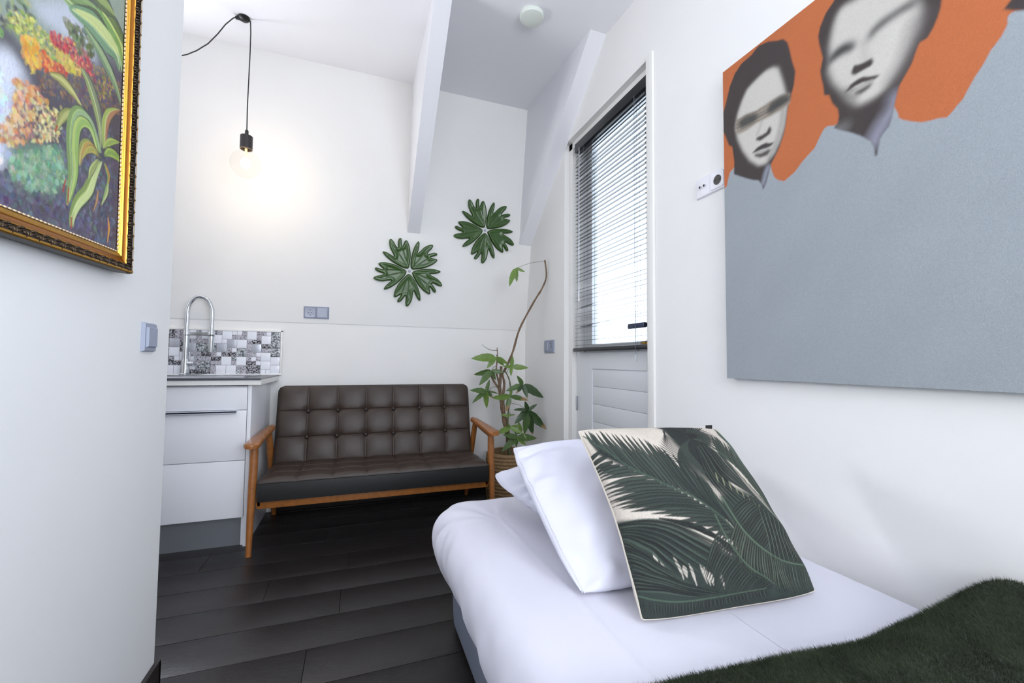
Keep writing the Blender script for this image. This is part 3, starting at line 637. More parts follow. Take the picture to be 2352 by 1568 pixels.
MB().tube([(1.055 + .146 * math.cos(a), 2.95 + .146 * math.sin(a), .354 + .002 * math.sin(a * 30)) for a in np.linspace(0, 2 * math.pi, 64)], .008, 8).build('basket_rim', BASKETM, pt)
MB().lathe([(0, .27), (.08, .268), (.139, .26)], (1.055, 2.95, 0), 24).build('soil', SOIL, pt)
def stem(ptsC, r0, r1, m, name, ys=None, raw=False):
    P = []; k = len(ptsC)
    for i, p in enumerate(ptsC):
        yy = ys[i] if ys else PYD; q = p if raw else C8(p); P.append(on(q[0], q[1], 1, yy))
    # catmull
    out = []; 
    for i in range(k - 1):
        p0, p1, p2, p3 = P[max(i - 1, 0)], P[i], P[i + 1], P[min(i + 2, k - 1)]
        for t in np.arange(5) / 5: out.append(.5 * (2 * p1 + (-p0 + p2) * t + (2 * p0 - 5 * p1 + 4 * p2 - p3) * t * t + (-p0 + 3 * p1 - 3 * p2 + p3) * t ** 3))
    out.append(P[-1]); nn = len(out); rs = [(r0 + (r1 - r0) * i / (nn - 1)) * (1 + .12 * math.sin(i * 1.7)) for i in range(nn)]
    return MB().tube([tuple(o) for o in out], rs, 8).build(name, m, pt, True)
tb = on(*C8((625, 1600)), 1, PYD)
stem([(640, 1720), (625, 1500), (598, 1250), (562, 1080), (525, 860)], .022, .017, BARK, 'trunk', [2.94] * 5)
stem([(525, 880), (500, 720), (490, 600), (505, 460), (510, 340)], .014, .010, BARK, 'trunk')
stem([(548, 1000), (540, 860), (535, 720), (550, 560), (525, 450)], .012, .008, BARK, 'trunk', [2.925] * 5)
stem([(500, 660), (455, 590), (410, 520), (372, 430)], .009, .007, BARK, 'trunk', [2.92] * 4)
stem([(492, 600), (468, 500), (448, 420), (452, 320), (462, 190), (458, 100)], .008, .003, BARK, 'stem', [2.92] * 6)
stem([(458, 138), (420, 136), (375, 132), (320, 105), (265, 63)], .0028, .0012, STEMG, 'stem', [2.92] * 5)
stem([(1150, 862), (1160, 848), (1177.5, 808.6), (1193.6, 755), (1225.7, 694), (1245, 662), (1255, 633.6), (1251.4, 597)], .0095, .0055, BARK, 'stem', [2.93, 2.93, 2.92, 2.90, 2.86, 2.83, 2.81, 2.80], raw=True)
stem([(560, 400), (610, 500), (628, 600), (626, 730), (605, 900), (596, 1060), (605, 1250), (620, 1500)], .0045, .008, STEMG, 'stem', [2.9] * 8)
random.seed(11)
def leaflet(base, tip, wf, m, brown, sag=.0):
    B, T = np.array(base), np.array(tip); L = np.linalg.norm(T - B); d = (T - B) / L
    view = CAM - (B + T) / 2; view /= np.linalg.norm(view)
    nrm = view + rng.normal(0, .28, 3) + np.array([0, 0, .35]); nrm -= nrm @ d * d; nrm /= np.linalg.norm(nrm); s = np.cross(d, nrm)
    nl = 12; vs = []; bend = sag * L
    for i in range(nl + 1):
        t = i / nl; w = wf * L * (math.sin(math.pi * min(1, t ** .72)) ** .8) * .5 * (1 - .1 * t) + .0008
        c = B + d * L * t + np.array([0, 0, 1]) * bend * math.sin(math.pi * t) + nrm * .02 * L * math.sin(math.pi * t)
        wob = 1 + .05 * math.sin(i * 2.1)
        for q in (-1, -.5, 0, .5, 1): vs.append(c + s * w * q * wob + nrm * (abs(q) * .18 * w))
    fs = []; mi = []
    for i in range(nl):
        for k in range(4):
            fs.append((i * 5 + k, i * 5 + k + 1, (i + 1) * 5 + k + 1, (i + 1) * 5 + k)); mi.append(1 if brown and i >= nl * (1 - brown) + (k % 2) * .6 else 0)
    b = MB(); b.v = [tuple(v) for v in vs]; b.f = fs; b.m = mi; me = b.mesh('leaflet', [m, BROWNTIP], True); return me
CL = [  # base, [(tip, brown fraction)], anchor on the stem, depth, shade
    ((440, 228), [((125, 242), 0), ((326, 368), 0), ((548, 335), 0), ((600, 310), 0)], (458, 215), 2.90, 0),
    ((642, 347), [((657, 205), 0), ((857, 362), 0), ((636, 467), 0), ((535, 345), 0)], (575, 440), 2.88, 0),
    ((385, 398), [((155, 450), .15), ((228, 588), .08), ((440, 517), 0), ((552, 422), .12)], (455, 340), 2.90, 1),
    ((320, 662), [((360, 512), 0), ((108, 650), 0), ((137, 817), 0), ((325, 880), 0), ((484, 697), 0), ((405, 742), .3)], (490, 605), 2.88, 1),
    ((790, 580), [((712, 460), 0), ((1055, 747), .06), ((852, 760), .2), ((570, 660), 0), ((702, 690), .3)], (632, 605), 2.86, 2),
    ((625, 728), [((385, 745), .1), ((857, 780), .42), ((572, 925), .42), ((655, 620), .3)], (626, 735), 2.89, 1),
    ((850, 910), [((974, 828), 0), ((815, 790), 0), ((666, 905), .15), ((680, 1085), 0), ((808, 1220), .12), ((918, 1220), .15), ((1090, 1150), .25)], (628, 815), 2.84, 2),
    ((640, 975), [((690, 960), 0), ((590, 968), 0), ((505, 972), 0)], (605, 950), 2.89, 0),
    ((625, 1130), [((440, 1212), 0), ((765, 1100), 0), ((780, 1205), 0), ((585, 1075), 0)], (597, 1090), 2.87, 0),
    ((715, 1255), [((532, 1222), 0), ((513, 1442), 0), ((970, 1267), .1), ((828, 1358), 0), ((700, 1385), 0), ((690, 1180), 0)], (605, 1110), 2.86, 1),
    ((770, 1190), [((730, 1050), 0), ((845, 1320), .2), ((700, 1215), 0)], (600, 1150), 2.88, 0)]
for base, tips, anc, dep, sh in CL:
    B = on(*C8(base), 1, dep); A = on(*C8(anc), 1, dep + .03); M = (A + B) / 2 + np.array([0, 0, .015])
    pet = MB().tube([tuple(A), tuple(M), tuple(B)], .0018, 6).build('petiole', STEMG, pt)
    for tp, br in tips:
        q = C8(tp); T = on(q[0], q[1], 1, dep - random.uniform(-.03, .05))
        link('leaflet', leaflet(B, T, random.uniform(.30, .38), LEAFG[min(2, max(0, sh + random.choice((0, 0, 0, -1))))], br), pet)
B = on(1184.7, 615.8, 1, 2.80); A = on(1251.4, 599, 1, 2.80)
pet = MB().tube([tuple(A), tuple((A + B) / 2 + np.array([0, 0, .012])), tuple(B)], .0014, 6).build('petiole', STEMG, pt)
for q in ((1205.5, 624), (1187, 647.5), (1170, 657.5)):
    link('leaflet', leaflet(B, on(q[0], q[1], 1, 2.79), .30, LEAFG[0], 0), pet)
# ------------------------------------------------------------------ bed
bd_ = thing('bed', (.8, .4, 0), 'low single bed with grey fabric base along the right wall', 'bed')
def rrect(x0, x1, y0, y1, r, ns=150, na=14):
    pts = []
    r = max(r, .001)
    cs = [((x1 - r, y0 + r), -90), ((x1 - r, y1 - r), 0), ((x0 + r, y1 - r), 90), ((x0 + r, y0 + r), 180)]
    for i, ((cx, cy), a0) in enumerate(cs):
        for k in range(na): a = math.radians(a0 + 90 * k / (na - 1)); pts.append((cx + r * math.cos(a), cy + r * math.sin(a)))
        nxt = cs[(i + 1) % 4]; a1 = math.radians(a0 + 90); p = np.array(pts[-1]); q = np.array([nxt[0][0] + r * math.cos(math.radians(nxt[1])), nxt[0][1] + r * math.sin(math.radians(nxt[1]))])
        m = ns if i % 2 == 0 else 60
        for k in range(1, m): pts.append(tuple(p + (q - p) * k / m))
    return np.array(pts)
X0, X1, Y0, Y1 = .288, 1.297, -.95, 1.745
b = MB(); lv = [(.085, .03), (.08, .02), (.078, .03), (.074, .10), (.074, .185), (.078, .20), (.3, .20)]
V = np.stack([np.concatenate([rrect(X0 + d, X1 - .002, Y0 + d, Y1 - d * .55, .09), np.full((rrect(0, 1, 0, 1, .1).shape[0], 1), z)], 1) for d, z in lv])
link('bed_base', gridmesh('bed_base', V, BEDBASE, closeu=True), bd_)
for (x, y) in ((.42, 1.55), (1.2, 1.55), (.42, -.75), (1.2, -.75)): MB().tube([(x, y, 0), (x, y, .05)], .02, 12).build('foot', BLACK, bd_)
V = np.stack([np.concatenate([rrect(X0 + d, X1 - d, Y0 + d, Y1 - d, .1), np.full((rrect(0, 1, 0, 1, .1).shape[0], 1), z)], 1) for d, z in ((.3, .205), (.09, .205), (.075, .23), (.06, .40), (.09, .44), (.3, .44))])
link('mattress', gridmesh('mattress', V, SHEET, closeu=True), bd_)
lv = [(.5042, .462), (.45, .462), (.40, .462), (.35, .462)] + [(d, .462) for d in np.arange(.33, .135, -.008)] + [(.12, .4615), (.10, .4605), (.085, .459), (.07, .456), (.055, .451), (.042, .444), (.03, .434), (.02, .422), (.012, .408), (.006, .392), (.002, .372), (0, .35), (.002, .325), (.008, .30), (.018, .275), (.030, .25), (.042, .225), (.053, .20), (.060, .178), (.068, .176), (.07, .20)]
V = []
for i, (d, z) in enumerate(lv):
    o = rrect(X0 + d, X1 - min(d, .5042), Y0 + d, Y1 - d, max(.12 - d, .012) if d > .0 else .12); V.append(np.concatenate([o, np.full((len(o), 1), z)], 1))
V = np.array(V)
def fbm(A, s, seed=0):
    r = np.random.default_rng(seed); out = np.zeros(A.shape[:-1])
    for k in range(7):
        w = r.normal(0, 1, A.shape[-1]) * s * (1.35 ** k); out += np.sin(A @ w + r.uniform(0, 6.28)) / (1.25 ** k)
    return out
side = np.clip((.462 - V[..., 2]) / .08, 0, 1)
x, y, z = V[..., 0].copy(), V[..., 1].copy(), V[..., 2].copy()
left = (x < .5)
# hanging folds on the side, soft swells on the top
ang = np.arctan2(y - 1.45, x - .48)
cornerw = np.exp(-(((x - .33) ** 2 + (y - 1.62) ** 2) / .17 ** 2))
ridge = np.exp(-((x - (.487 + .012 * np.sin(y * 2.2))) / .0045) ** 2) * .0022
V[..., 2] += ridge * (side < .05) + .0016 * fbm(V[..., :2], 7, 3) * (side < .05)
off = .004 * fbm(np.stack([y * 1.0, z * .8], -1), 9, 5) * side
off += cornerw * .011 * np.sin(ang * 16 + z * 18) * np.clip(side + .15, 0, 1)
V[..., 0] -= np.where(left, off + .006 * side * np.sin(y * 7), 0)
V[..., 1] += np.where(y > 1.5, off * .8, 0)
V[..., 2] += cornerw * .004 * np.sin(ang * 11 + 1.0) * (1 - side)
dip = np.where((z < .19), .010 * np.sin(y * 9 + 1), 0); V[..., 2] += dip
sh = link('fitted_sheet', gridmesh('fitted_sheet', V, SHEET, closeu=True)); tag(sh, 'white cotton fitted sheet stretched over the bed mattress', 'sheet')

def pillow_arrays(BL, BR, TR, TL, T, n=70, pinch=.05, wr=.004, seed=1, zmin=.466, pw=.42, flip=1, m=None, rnd=.05):
    m = m or n
    BL, BR, TR, TL = map(lambda p: np.array(p, float), (BL, BR, TR, TL))
    u = .5 - .5 * np.cos(np.pi * np.linspace(0, 1, n)) ; v = .5 - .5 * np.cos(np.pi * np.linspace(0, 1, m))
    u = .45 * u + .55 * np.linspace(0, 1, n); v = .45 * v + .55 * np.linspace(0, 1, m)
    U, Vv = np.meshgrid(u, v, indexing='ij')
    Uc = U + pinch * np.sin(np.pi * Vv) * (1 - 2 * U) * np.abs(1 - 2 * U) ** 2
    Vc = Vv + pinch * np.sin(np.pi * U) * (1 - 2 * Vv) * np.abs(1 - 2 * Vv) ** 2
    a_, b_ = 2 * Uc - 1, 2 * Vc - 1; k_ = rnd * np.abs(a_ * b_) ** 3; Uc = .5 + .5 * a_ * (1 - k_); Vc = .5 + .5 * b_ * (1 - k_)
    P = ((1 - Uc) * (1 - Vc))[..., None] * BL + (Uc * (1 - Vc))[..., None] * BR + (Uc * Vc)[..., None] * TR + ((1 - Uc) * Vc)[..., None] * TL
    N = np.cross(BR - BL, TL - BL); N /= np.linalg.norm(N); N *= flip
    h = T * (np.sin(np.pi * U) * np.sin(np.pi * Vv)).clip(0) ** pw
    q = np.stack([U, Vv], -1); e = np.minimum(np.minimum(U, 1 - U), np.minimum(Vv, 1 - Vv))
    w = wr * (.55 * fbm(q, 3.2, seed) + .35 * fbm(q, 8, seed + 2) + .5 * (1 - np.abs(np.sin(fbm(q, 1.6, seed + 7) * 1.6))) ** 6) * np.clip(e * 8, 0, 1) + wr * 1.2 * np.sin(np.arctan2(Vv - .5, U - .5) * 14 + 3 * fbm(q, 2, seed + 4)) * np.exp(-((e - .07) / .06) ** 2)
    return P, N, h, w, U, Vv
def pillow(name, BL, BR, TR, TL, T, mats, **k):
    P, N, h, w, U, Vv = pillow_arrays(BL, BR, TR, TL, T, **k); zmin = k.get('zmin', .466)
    F = P + (h + w)[..., None] * N; Bk = P - (h * .9 + w * .6)[..., None] * N
    for A in (F, Bk): A[..., 2] = np.where(A[..., 2] < zmin, zmin + (A[..., 2] - zmin) * .03, A[..., 2])
    Bk[0], Bk[-1], Bk[:, 0], Bk[:, -1] = F[0], F[-1], F[:, 0], F[:, -1]
    me1 = gridmesh(name, F, mats); me2 = gridmesh(name, Bk[::-1], mats)
    bm = bmesh.new(); bm.from_mesh(me1); bm.from_mesh(me2); bmesh.ops.remove_doubles(bm, verts=bm.verts[:], dist=.0003)
    bmesh.ops.recalc_face_normals(bm, faces=bm.faces[:]); bm.to_mesh(me1); bm.free(); bpy.data.meshes.remove(me2); me1.name = name
    return me1, F
me, F = pillow('pillow', (.61, 1.17, .50), (1.24, 1.14, .50), (1.17, 1.53, .64), (.432, 1.515, .612), .088, PILLOWM, seed=4, wr=.008, pinch=.01, rnd=.13, n=110, pw=.5)
o = link('pillow', me); tag(o, 'rear white pillow lying behind and beneath the front white pillow', 'pillow', 'white bed pillows')
MB().tube([tuple(p) for p in F[0][::2]], .0028, 6).build('seam', SHEET, o)
me, F = pillow('pillow', (.488, .885, .468), (1.12, .90, .475), (1.10, 1.27, .735), (.452, 1.30, .752), .082, PILLOWM, seed=9, wr=.0075, pinch=.01, rnd=.07, n=120, pw=.5)
o = link('pillow', me); tag(o, 'front white pillow propped directly behind the palm cushion', 'pillow', 'white bed pillows')
MB().tube([tuple(p) for p in F[3][::2]], .0022, 6).build('seam', SHEET, o)
#@@PAINT
# ------------------------------------------------------------------ painted surfaces (per-vertex colour worked out on a fine grid)
class Painter:
    """a colour grid over a flat rectangle; 'fwd' maps traced points to grid cells"""
    def __init__(s, n, m, bg, fwd): s.n, s.m, s.fwd = n, m, fwd; s.c = np.ones((n, m, 3)) * np.array(lin(bg))
    def pts(s, P): return np.array([s.fwd(p) for p in P])
    def mask(s, P, blur=0, raw=False):
        Q = np.array(P, float) if raw else s.pts(P); M = np.zeros((s.n, s.m)); ss = 2
        i0, i1 = max(int(Q[:, 0].min()) - 1, 0), min(int(Q[:, 0].max()) + 3, s.n); j0, j1 = max(int(Q[:, 1].min()) - 1, 0), min(int(Q[:, 1].max()) + 3, s.m)
        if i1 <= i0 or j1 <= j0: return M
        gi = np.arange(i0 * ss, i1 * ss) / ss; gj = np.arange(j0 * ss, j1 * ss) / ss; I, J = np.meshgrid(gi, gj, indexing='ij'); ins = np.zeros(I.shape, bool)
        k = len(Q) - 1
        for i in range(len(Q)):
            (a, b), (c, d) = Q[i], Q[k]
            if b != d: ins ^= ((b > J) != (d > J)) & (I < (c - a) * (J - b) / (d - b) + a)
            k = i
        M[i0:i1, j0:j1] = ins.reshape(i1 - i0, ss, j1 - j0, ss).mean((1, 3))
        return s.blur(M, blur) if blur else M
    def blur(s, M, sg):
        r = int(sg * 2.5) + 1; k = np.exp(-np.arange(-r, r + 1) ** 2 / (2 * sg * sg)); k /= k.sum()
        A = np.pad(M, ((r, r), (0, 0)), 'edge'); M = sum(k[i] * A[i:i + s.n] for i in range(2 * r + 1))
        A = np.pad(M, ((0, 0), (r, r)), 'edge'); return sum(k[i] * A[:, i:i + s.m] for i in range(2 * r + 1))
    def put(s, M, col, a=1): M = (M * a)[..., None]; s.c = s.c * (1 - M) + np.array(lin(col)) * M
    def poly(s, P, col, blur=0, a=1, clip=None, sm=False):
        if sm: P = smooth_closed(P, 4)
        M = s.mask(P, blur)
        if clip is not None: M = M * clip
        s.put(M, col, a)
    def stroke(s, P, w, col, a=1, taper=(0, 0), soft=.7, raw=False, clip=None):
        """P traced points; w width in grid cells; catmull-smoothed"""
        Q = np.array(P, float) if raw else s.pts(P)
        if len(Q) > 2:
            o = []
            for i in range(len(Q) - 1):
                p0, p1, p2, p3 = Q[max(i - 1, 0)], Q[i], Q[i + 1], Q[min(i + 2, len(Q) - 1)]
                for t in np.arange(6) / 6: o.append(.5 * (2 * p1 + (-p0 + p2) * t + (2 * p0 - 5 * p1 + 4 * p2 - p3) * t * t + (-p0 + 3 * p1 - 3 * p2 + p3) * t ** 3))
            o.append(Q[-1]); Q = np.array(o)
        i0, j0 = np.maximum(np.floor(Q.min(0) - w - 2).astype(int), 0); i1, j1 = np.minimum(np.ceil(Q.max(0) + w + 3).astype(int), (s.n, s.m))
        if i1 <= i0 or j1 <= j0: return
        I, J = np.meshgrid(np.arange(i0, i1), np.arange(j0, j1), indexing='ij'); best = np.full(I.shape, -1e9); N = len(Q) - 1
        for k in range(N):
            a_, b_ = Q[k], Q[k + 1]; ab = b_ - a_; L2 = ab @ ab + 1e-9
            t = np.clip(((I - a_[0]) * ab[0] + (J - a_[1]) * ab[1]) / L2, 0, 1); g = (k + t) / N
            ww = w * .5 * np.minimum(1, (1 - taper[0]) + taper[0] * g * 3) * np.minimum(1, (1 - taper[1]) + taper[1] * (1 - g) * 2.2)
            best = np.maximum(best, ww - np.hypot(I - a_[0] - t * ab[0], J - a_[1] - t * ab[1]))
        M = np.clip(best / soft + .5, 0, 1) * a
        if clip is not None: M = M * clip[i0:i1, j0:j1]
        M = M[..., None]; s.c[i0:i1, j0:j1] = s.c[i0:i1, j0:j1] * (1 - M) + np.array(lin(col)) * M
def mixc(a, b, t): return tuple(a[i] * (1 - t) + b[i] * t for i in range(3))
# ---- large portrait canvas on the right wall
CXF = 1.268
c0 = on(1662, 165, 0, CXF); c1 = on(1668, 868, 0, CXF); cy1 = (c0[1] + c1[1]) / 2; cz0, cz1 = c1[2], c0[2]; cy0 = -.30
cell = .0019; gn = int((cy1 - cy0) / cell); gm = int((cz1 - cz0) / cell)
def fw_canvas(p):
    q = on(p[0], p[1], 0, CXF); return ((cy1 - q[1]) / (cy1 - cy0) * (gn - 1), (q[2] - cz0) / (cz1 - cz0) * (gm - 1))
def C7(L): return [(1580 + a / 3.0155, b / 3.0155) for a, b in L]
pa = Painter(gn, gm, (182, 100, 54), fw_canvas)
GR = (150, 157, 162)
shirt_raw = C7([(240, 1310), (255, 1297), (270, 1290), (278, 1250), (290, 1195), (320, 1160), (570, 1125), (582, 1180), (600, 1225), (625, 1245), (668, 1253), (740, 1190), (800, 1110), (845, 1060), (880, 1022), (905, 965), (935, 905), (955, 878), (975, 870), (1010, 868), (1420, 720), (1455, 780), (1462, 812), (1490, 827), (1550, 838), (1620, 845), (1700, 828), (1740, 815), (1795, 812), (1830, 775), (1870, 725), (1910, 680), (1940, 620), (1990, 530), (2050, 440), (2100, 345), (2140, 295), (2180, 240), (2205, 190), (2215, 165), (2213, 130), (2225, 100), (2260, 75), (2320, 62)])
sp = [fw_canvas(p) for p in shirt_raw]
sp += [(sp[-1][0] + 60, sp[-1][1] + 4), (gn * .72, gm * .80), (gn + 5, gm * .74), (gn + 5, -5), (-6, -5), (-6, sp[0][1])]
M = pa.mask(sp, .6, raw=True); pa.put(M, GR)
DK = (58, 50, 48); LT = (196, 193, 186)
h1 = C7([(240, 800), (262, 720), (290, 600), (325, 510), (370, 440), (440, 380), (490, 315), (560, 285), (620, 280), (660, 268), (690, 290), (705, 340), (715, 390), (728, 440), (745, 490), (735, 590), (705, 690), (690, 760), (680, 850), (665, 930), (630, 1030), (600, 1090), (578, 1130), (565, 1180), (545, 1260), (522, 1312), (512, 1275), (490, 1248), (440, 1243), (380, 1225), (320, 1205), (322, 1120), (308, 1015), (285, 1005), (265, 950), (245, 910)])
pa.poly(h1, DK, 1.0); hm = pa.mask(h1, .8)
face = C7([(495, 530), (540, 490), (590, 465), (625, 470), (650, 540), (668, 600), (690, 700), (685, 780), (668, 880), (640, 970), (600, 1060), (545, 1130), (490, 1145), (430, 1110), (380, 1040), (345, 960), (332, 880), (345, 790), (375, 700), (410, 620), (455, 570)])
pa.poly(face, (196, 192, 184), 3.0, clip=hm)
pa.stroke(C7([(650, 690), (655, 800), (620, 960), (560, 1100)]), 9, DK, .35, soft=8, clip=hm)
pa.poly(C7([(335, 830), (400, 790), (470, 765), (560, 705), (650, 650), (706, 640), (706, 715), (640, 765), (560, 810), (480, 850), (410, 900), (350, 930), (330, 900)]), (146, 136, 124), 1.5, .95)
for k in range(30):
    t = rng.uniform(0, 1); a = (335 + 5 * rng.normal(), 835 + 90 * t); b_ = (706 + 6 * rng.normal(), 640 + 75 * t)
    md = ((a[0] + b_[0]) / 2, (a[1] + b_[1]) / 2 + 6); pa.stroke(C7([a, md, b_]), rng.uniform(.6, 1.8), [(96, 92, 84), (176, 160, 140), (120, 112, 100), (70, 66, 62)][k % 4], .4)
pa.poly(C7([(345, 850), (400, 800), (470, 780), (495, 810), (450, 850), (370, 890)]), (66, 66, 62), 3.2, .95)
pa.poly(C7([(545, 770), (570, 715), (640, 665), (705, 650), (700, 700), (640, 740), (570, 790)]), (60, 60, 58), 3.2, .95)
pa.poly(C7([(565, 870), (582, 890), (570, 925), (530, 955), (500, 975), (470, 968), (478, 950), (510, 935), (545, 915)]), DK, 1.6, 1)
pa.stroke(C7([(510, 830), (500, 880), (480, 930)]), 5, (150, 146, 140), .5, soft=6)
pa.poly(C7([(443, 1062), (480, 1020), (515, 998), (545, 985), (560, 990), (600, 982), (575, 1010), (550, 1022), (510, 1035), (470, 1052)]), DK, 1.2)
pa.poly(C7([(460, 1065), (510, 1058), (560, 1030), (578, 1035), (550, 1075), (500, 1092), (465, 1082)]), (60, 54, 52), 1.8, .95)
pa.stroke(C7([(480, 1055), (520, 1045), (560, 1025)]), 3, (150, 148, 146), .7, soft=3)
pa.stroke(C7([(555, 1160), (540, 1200), (530, 1240), (520, 1270)]), 9, (138, 142, 154), .9, soft=8, clip=hm)
h2 = C7([(910, 300), (903, 250), (915, 190), (955, 90), (1010, 10), (1040, -60), (1120, -150), (1300, -210), (1520, -190), (1700, -110), (1762, -20), (1750, 60), (1730, 120), (1700, 190), (1660, 260), (1605, 290), (1585, 340), (1550, 440), (1500, 530), (1465, 590), (1440, 680), (1420, 770), (1408, 830), (1395, 870), (1355, 920), (1330, 960), (1318, 1030), (1310, 1078), (1298, 1080), (1290, 1010), (1272, 975), (1200, 940), (1130, 915), (1060, 898), (1012, 882), (1040, 850), (1048, 800), (1040, 755), (1000, 710), (980, 657), (945, 657), (940, 600), (925, 540), (918, 490), (935, 400), (918, 330)])
pa.poly(h2, DK, 1.0); hm = pa.mask(h2, .8)
pa.poly(C7([(1075, 40), (1160, 0), (1250, -60), (1400, -110), (1540, -70), (1600, 10), (1625, 80), (1610, 180), (1560, 290), (1510, 400), (1450, 510), (1380, 600), (1290, 680), (1180, 735), (1130, 705), (1080, 640), (1010, 570), (975, 490), (990, 400), (985, 310), (1010, 180), (1040, 90)]), (196, 192, 184), 4.5, clip=hm)
pa.stroke(C7([(1605, 150), (1560, 300), (1510, 430), (1450, 540)]), 26, (88, 82, 80), .55, soft=20, clip=hm)
pa.poly(C7([(975, 400), (1030, 330), (1090, 290), (1150, 280), (1168, 320), (1140, 350), (1070, 380), (1000, 430), (965, 450)]), (60, 60, 58), 4, 1, clip=hm)
pa.poly(C7([(1238, 285), (1262, 210), (1330, 140), (1420, 80), (1540, 0), (1600, -10), (1600, 30), (1480, 90), (1390, 150), (1310, 215), (1250, 290)]), (58, 58, 56), 4.5, 1, clip=hm)
pa.stroke(C7([(1215, 300), (1225, 380), (1240, 420)]), 9, (168, 164, 158), .5, soft=10)
pa.poly(C7([(1130, 505), (1150, 450), (1180, 445), (1210, 435), (1250, 415), (1275, 398), (1288, 425), (1270, 455), (1230, 475), (1190, 500), (1150, 520)]), DK, 1.4, 1)
pa.poly(C7([(1088, 640), (1130, 580), (1175, 548), (1215, 528), (1250, 528), (1335, 514), (1300, 545), (1260, 560), (1210, 570), (1160, 595), (1120, 625)]), DK, 1.3)
pa.poly(C7([(1150, 640), (1210, 605), (1270, 570), (1285, 575), (1250, 615), (1200, 650), (1160, 655)]), (56, 52, 50), 2.2, .95)
pa.stroke(C7([(1140, 625), (1200, 595), (1270, 562)]), 5, (150, 148, 142), .7, soft=4)
pa.stroke(C7([(1090, 640), (1115, 660), (1150, 680)]), 14, (90, 86, 82), .5, soft=12)
pa.stroke(C7([(1430, 690), (1395, 780), (1350, 860), (1310, 930), (1290, 975)]), 20, (138, 138, 152), .9, soft=18, clip=hm)
pa.stroke(C7([(1050, 890), (1085, 870)]), 16, (128, 128, 126), .6, soft=14, clip=hm)
pa.stroke(C7([(1090, 800), (1190, 790), (1320, 740)]), 22, DK, .7, soft=18, clip=hm)
# third portrait, mostly past the picture edge
hx, hz = fw_canvas(C7([(2322, 40)])[0])
T3 = lambda L: [(hx + a, hz + b) for a, b in L]
M3 = pa.mask(T3([(-14, 8), (0, 22), (0, 60), (-24, 110), (-34, 180), (-20, 260), (60, 330), (230, 330), (300, 200), (270, 90), (200, 20), (190, -60), (160, -130), (150, -150), (140, -120), (60, -50), (-6, 0)]), 1, raw=True); pa.put(M3, DK)
pa.put(pa.mask(T3([(40, 60), (20, 150), (40, 240), (120, 280), (220, 240), (240, 140), (190, 60), (110, 20)]), 8, raw=True), LT)
pa.put(pa.mask(T3([(60, 175), (110, 200), (220, 190), (220, 160), (120, 165), (60, 145)]), 8, raw=True), (74, 74, 72)); pa.put(pa.mask(T3([(85, 62), (120, 76), (180, 70), (130, 54)]), 2, raw=True), DK)
A = np.stack(np.meshgrid(np.arange(gn), np.arange(gm), indexing='ij'), -1) * cell
pa.c *= (1 + .03 * fbm(A, 9, 2) / 3)[..., None] * (1 + rng.normal(0, .035, (gn, gm, 1)))
ys = cy1 - (cy1 - cy0) * np.arange(gn) / (gn - 1); zs = cz0 + (cz1 - cz0) * np.arange(gm) / (gm - 1); Yg, Zg = np.meshgrid(ys, zs, indexing='ij')
cv = thing('canvas_painting', (XR, (cy0 + cy1) / 2, cz0), 'large unframed canvas of blurred monochrome portraits on orange and grey', 'painting')
link('printed_canvas', gridmesh('printed_canvas', np.stack([np.full_like(Yg, CXF), Yg, Zg], -1), PAPER, False, pa.c.clip(0, 1)), cv)
MB().box((CXF + .0006, cy0, cz0 + .0), (XR - .002, cy1, cz1)).build('stretcher', mat('canvas_edge_grey', (150, 156, 162), .8), cv)
# ---- framed garden painting on the near left wall
FXF = PX + .036
Bc = on(303, 630, 0, FXF); tilt = math.radians(1.6); Ua = np.array([0, math.cos(tilt), math.sin(tilt)]); Va = np.array([0, -math.sin(tilt), math.cos(tilt)])
FWD, FHT, BAND = .86, 1.08, .0
org = Bc - Ua * FWD                      # outer bottom-left corner of the frame
PFX = PX + .016
ib = .084
i0 = np.array([PFX, 0, 0]); 
pcorner = on(266, 574, 0, PFX)
du = (pcorner - Bc) @ Ua; dv = (pcorner - Bc) @ Va
iw, ih = FWD + 2 * du, FHT - 2 * dv      # picture opening
cell = .0016; gn, gm = int(iw / cell), int(ih / cell); iorg = org.copy(); iorg[0] = PFX; iorg = iorg - Ua * du * 1.0 + Va * dv
def fw_gar(p):
    q = on(p[0], p[1], 0, PFX) - iorg; return (q @ Ua / iw * (gn - 1), q @ Va / ih * (gm - 1))
g = Painter(gn, gm, (84, 78, 96), fw_gar)
rp = random.Random(4)
def Cg(L): return [(a / 2.6586, b / 2.6586) for a, b in L]
def inpoly(p, P):
    c = False; k = len(P) - 1
    for i in range(len(P)):
        if (P[i][1] > p[1]) != (P[k][1] > p[1]) and p[0] < (P[k][0] - P[i][0]) * (p[1] - P[i][1]) / (P[k][1] - P[i][1]) + P[i][0]: c = not c
        k = i
    return c
def dabs(P, cols, n, ln, w, ang, spread=.5, a=.8):
    xs = [p[0] for p in P]; ys_ = [p[1] for p in P]
    for k in range(int(n * 1.9)):
        for _ in range(20):
            p = (rp.uniform(min(xs), max(xs)), rp.uniform(min(ys_), max(ys_)))
            if inpoly(p, P): break
        th_ = ang + rp.gauss(0, spread); l = ln * rp.uniform(.5, 1.4); q = (p[0] + math.cos(th_) * l, p[1] + math.sin(th_) * l); m_ = ((p[0] + q[0]) / 2 + rp.gauss(0, l * .15), (p[1] + q[1]) / 2)
        c = cols[rp.randrange(len(cols))]; c = tuple(min(255, max(0, v + rp.gauss(0, 12))) for v in c)
        g.stroke(Cg([p, m_, q]), w * .62 * rp.uniform(.5, 1.4), c, a * rp.uniform(.5, 1), (.5, .7), 1.6)
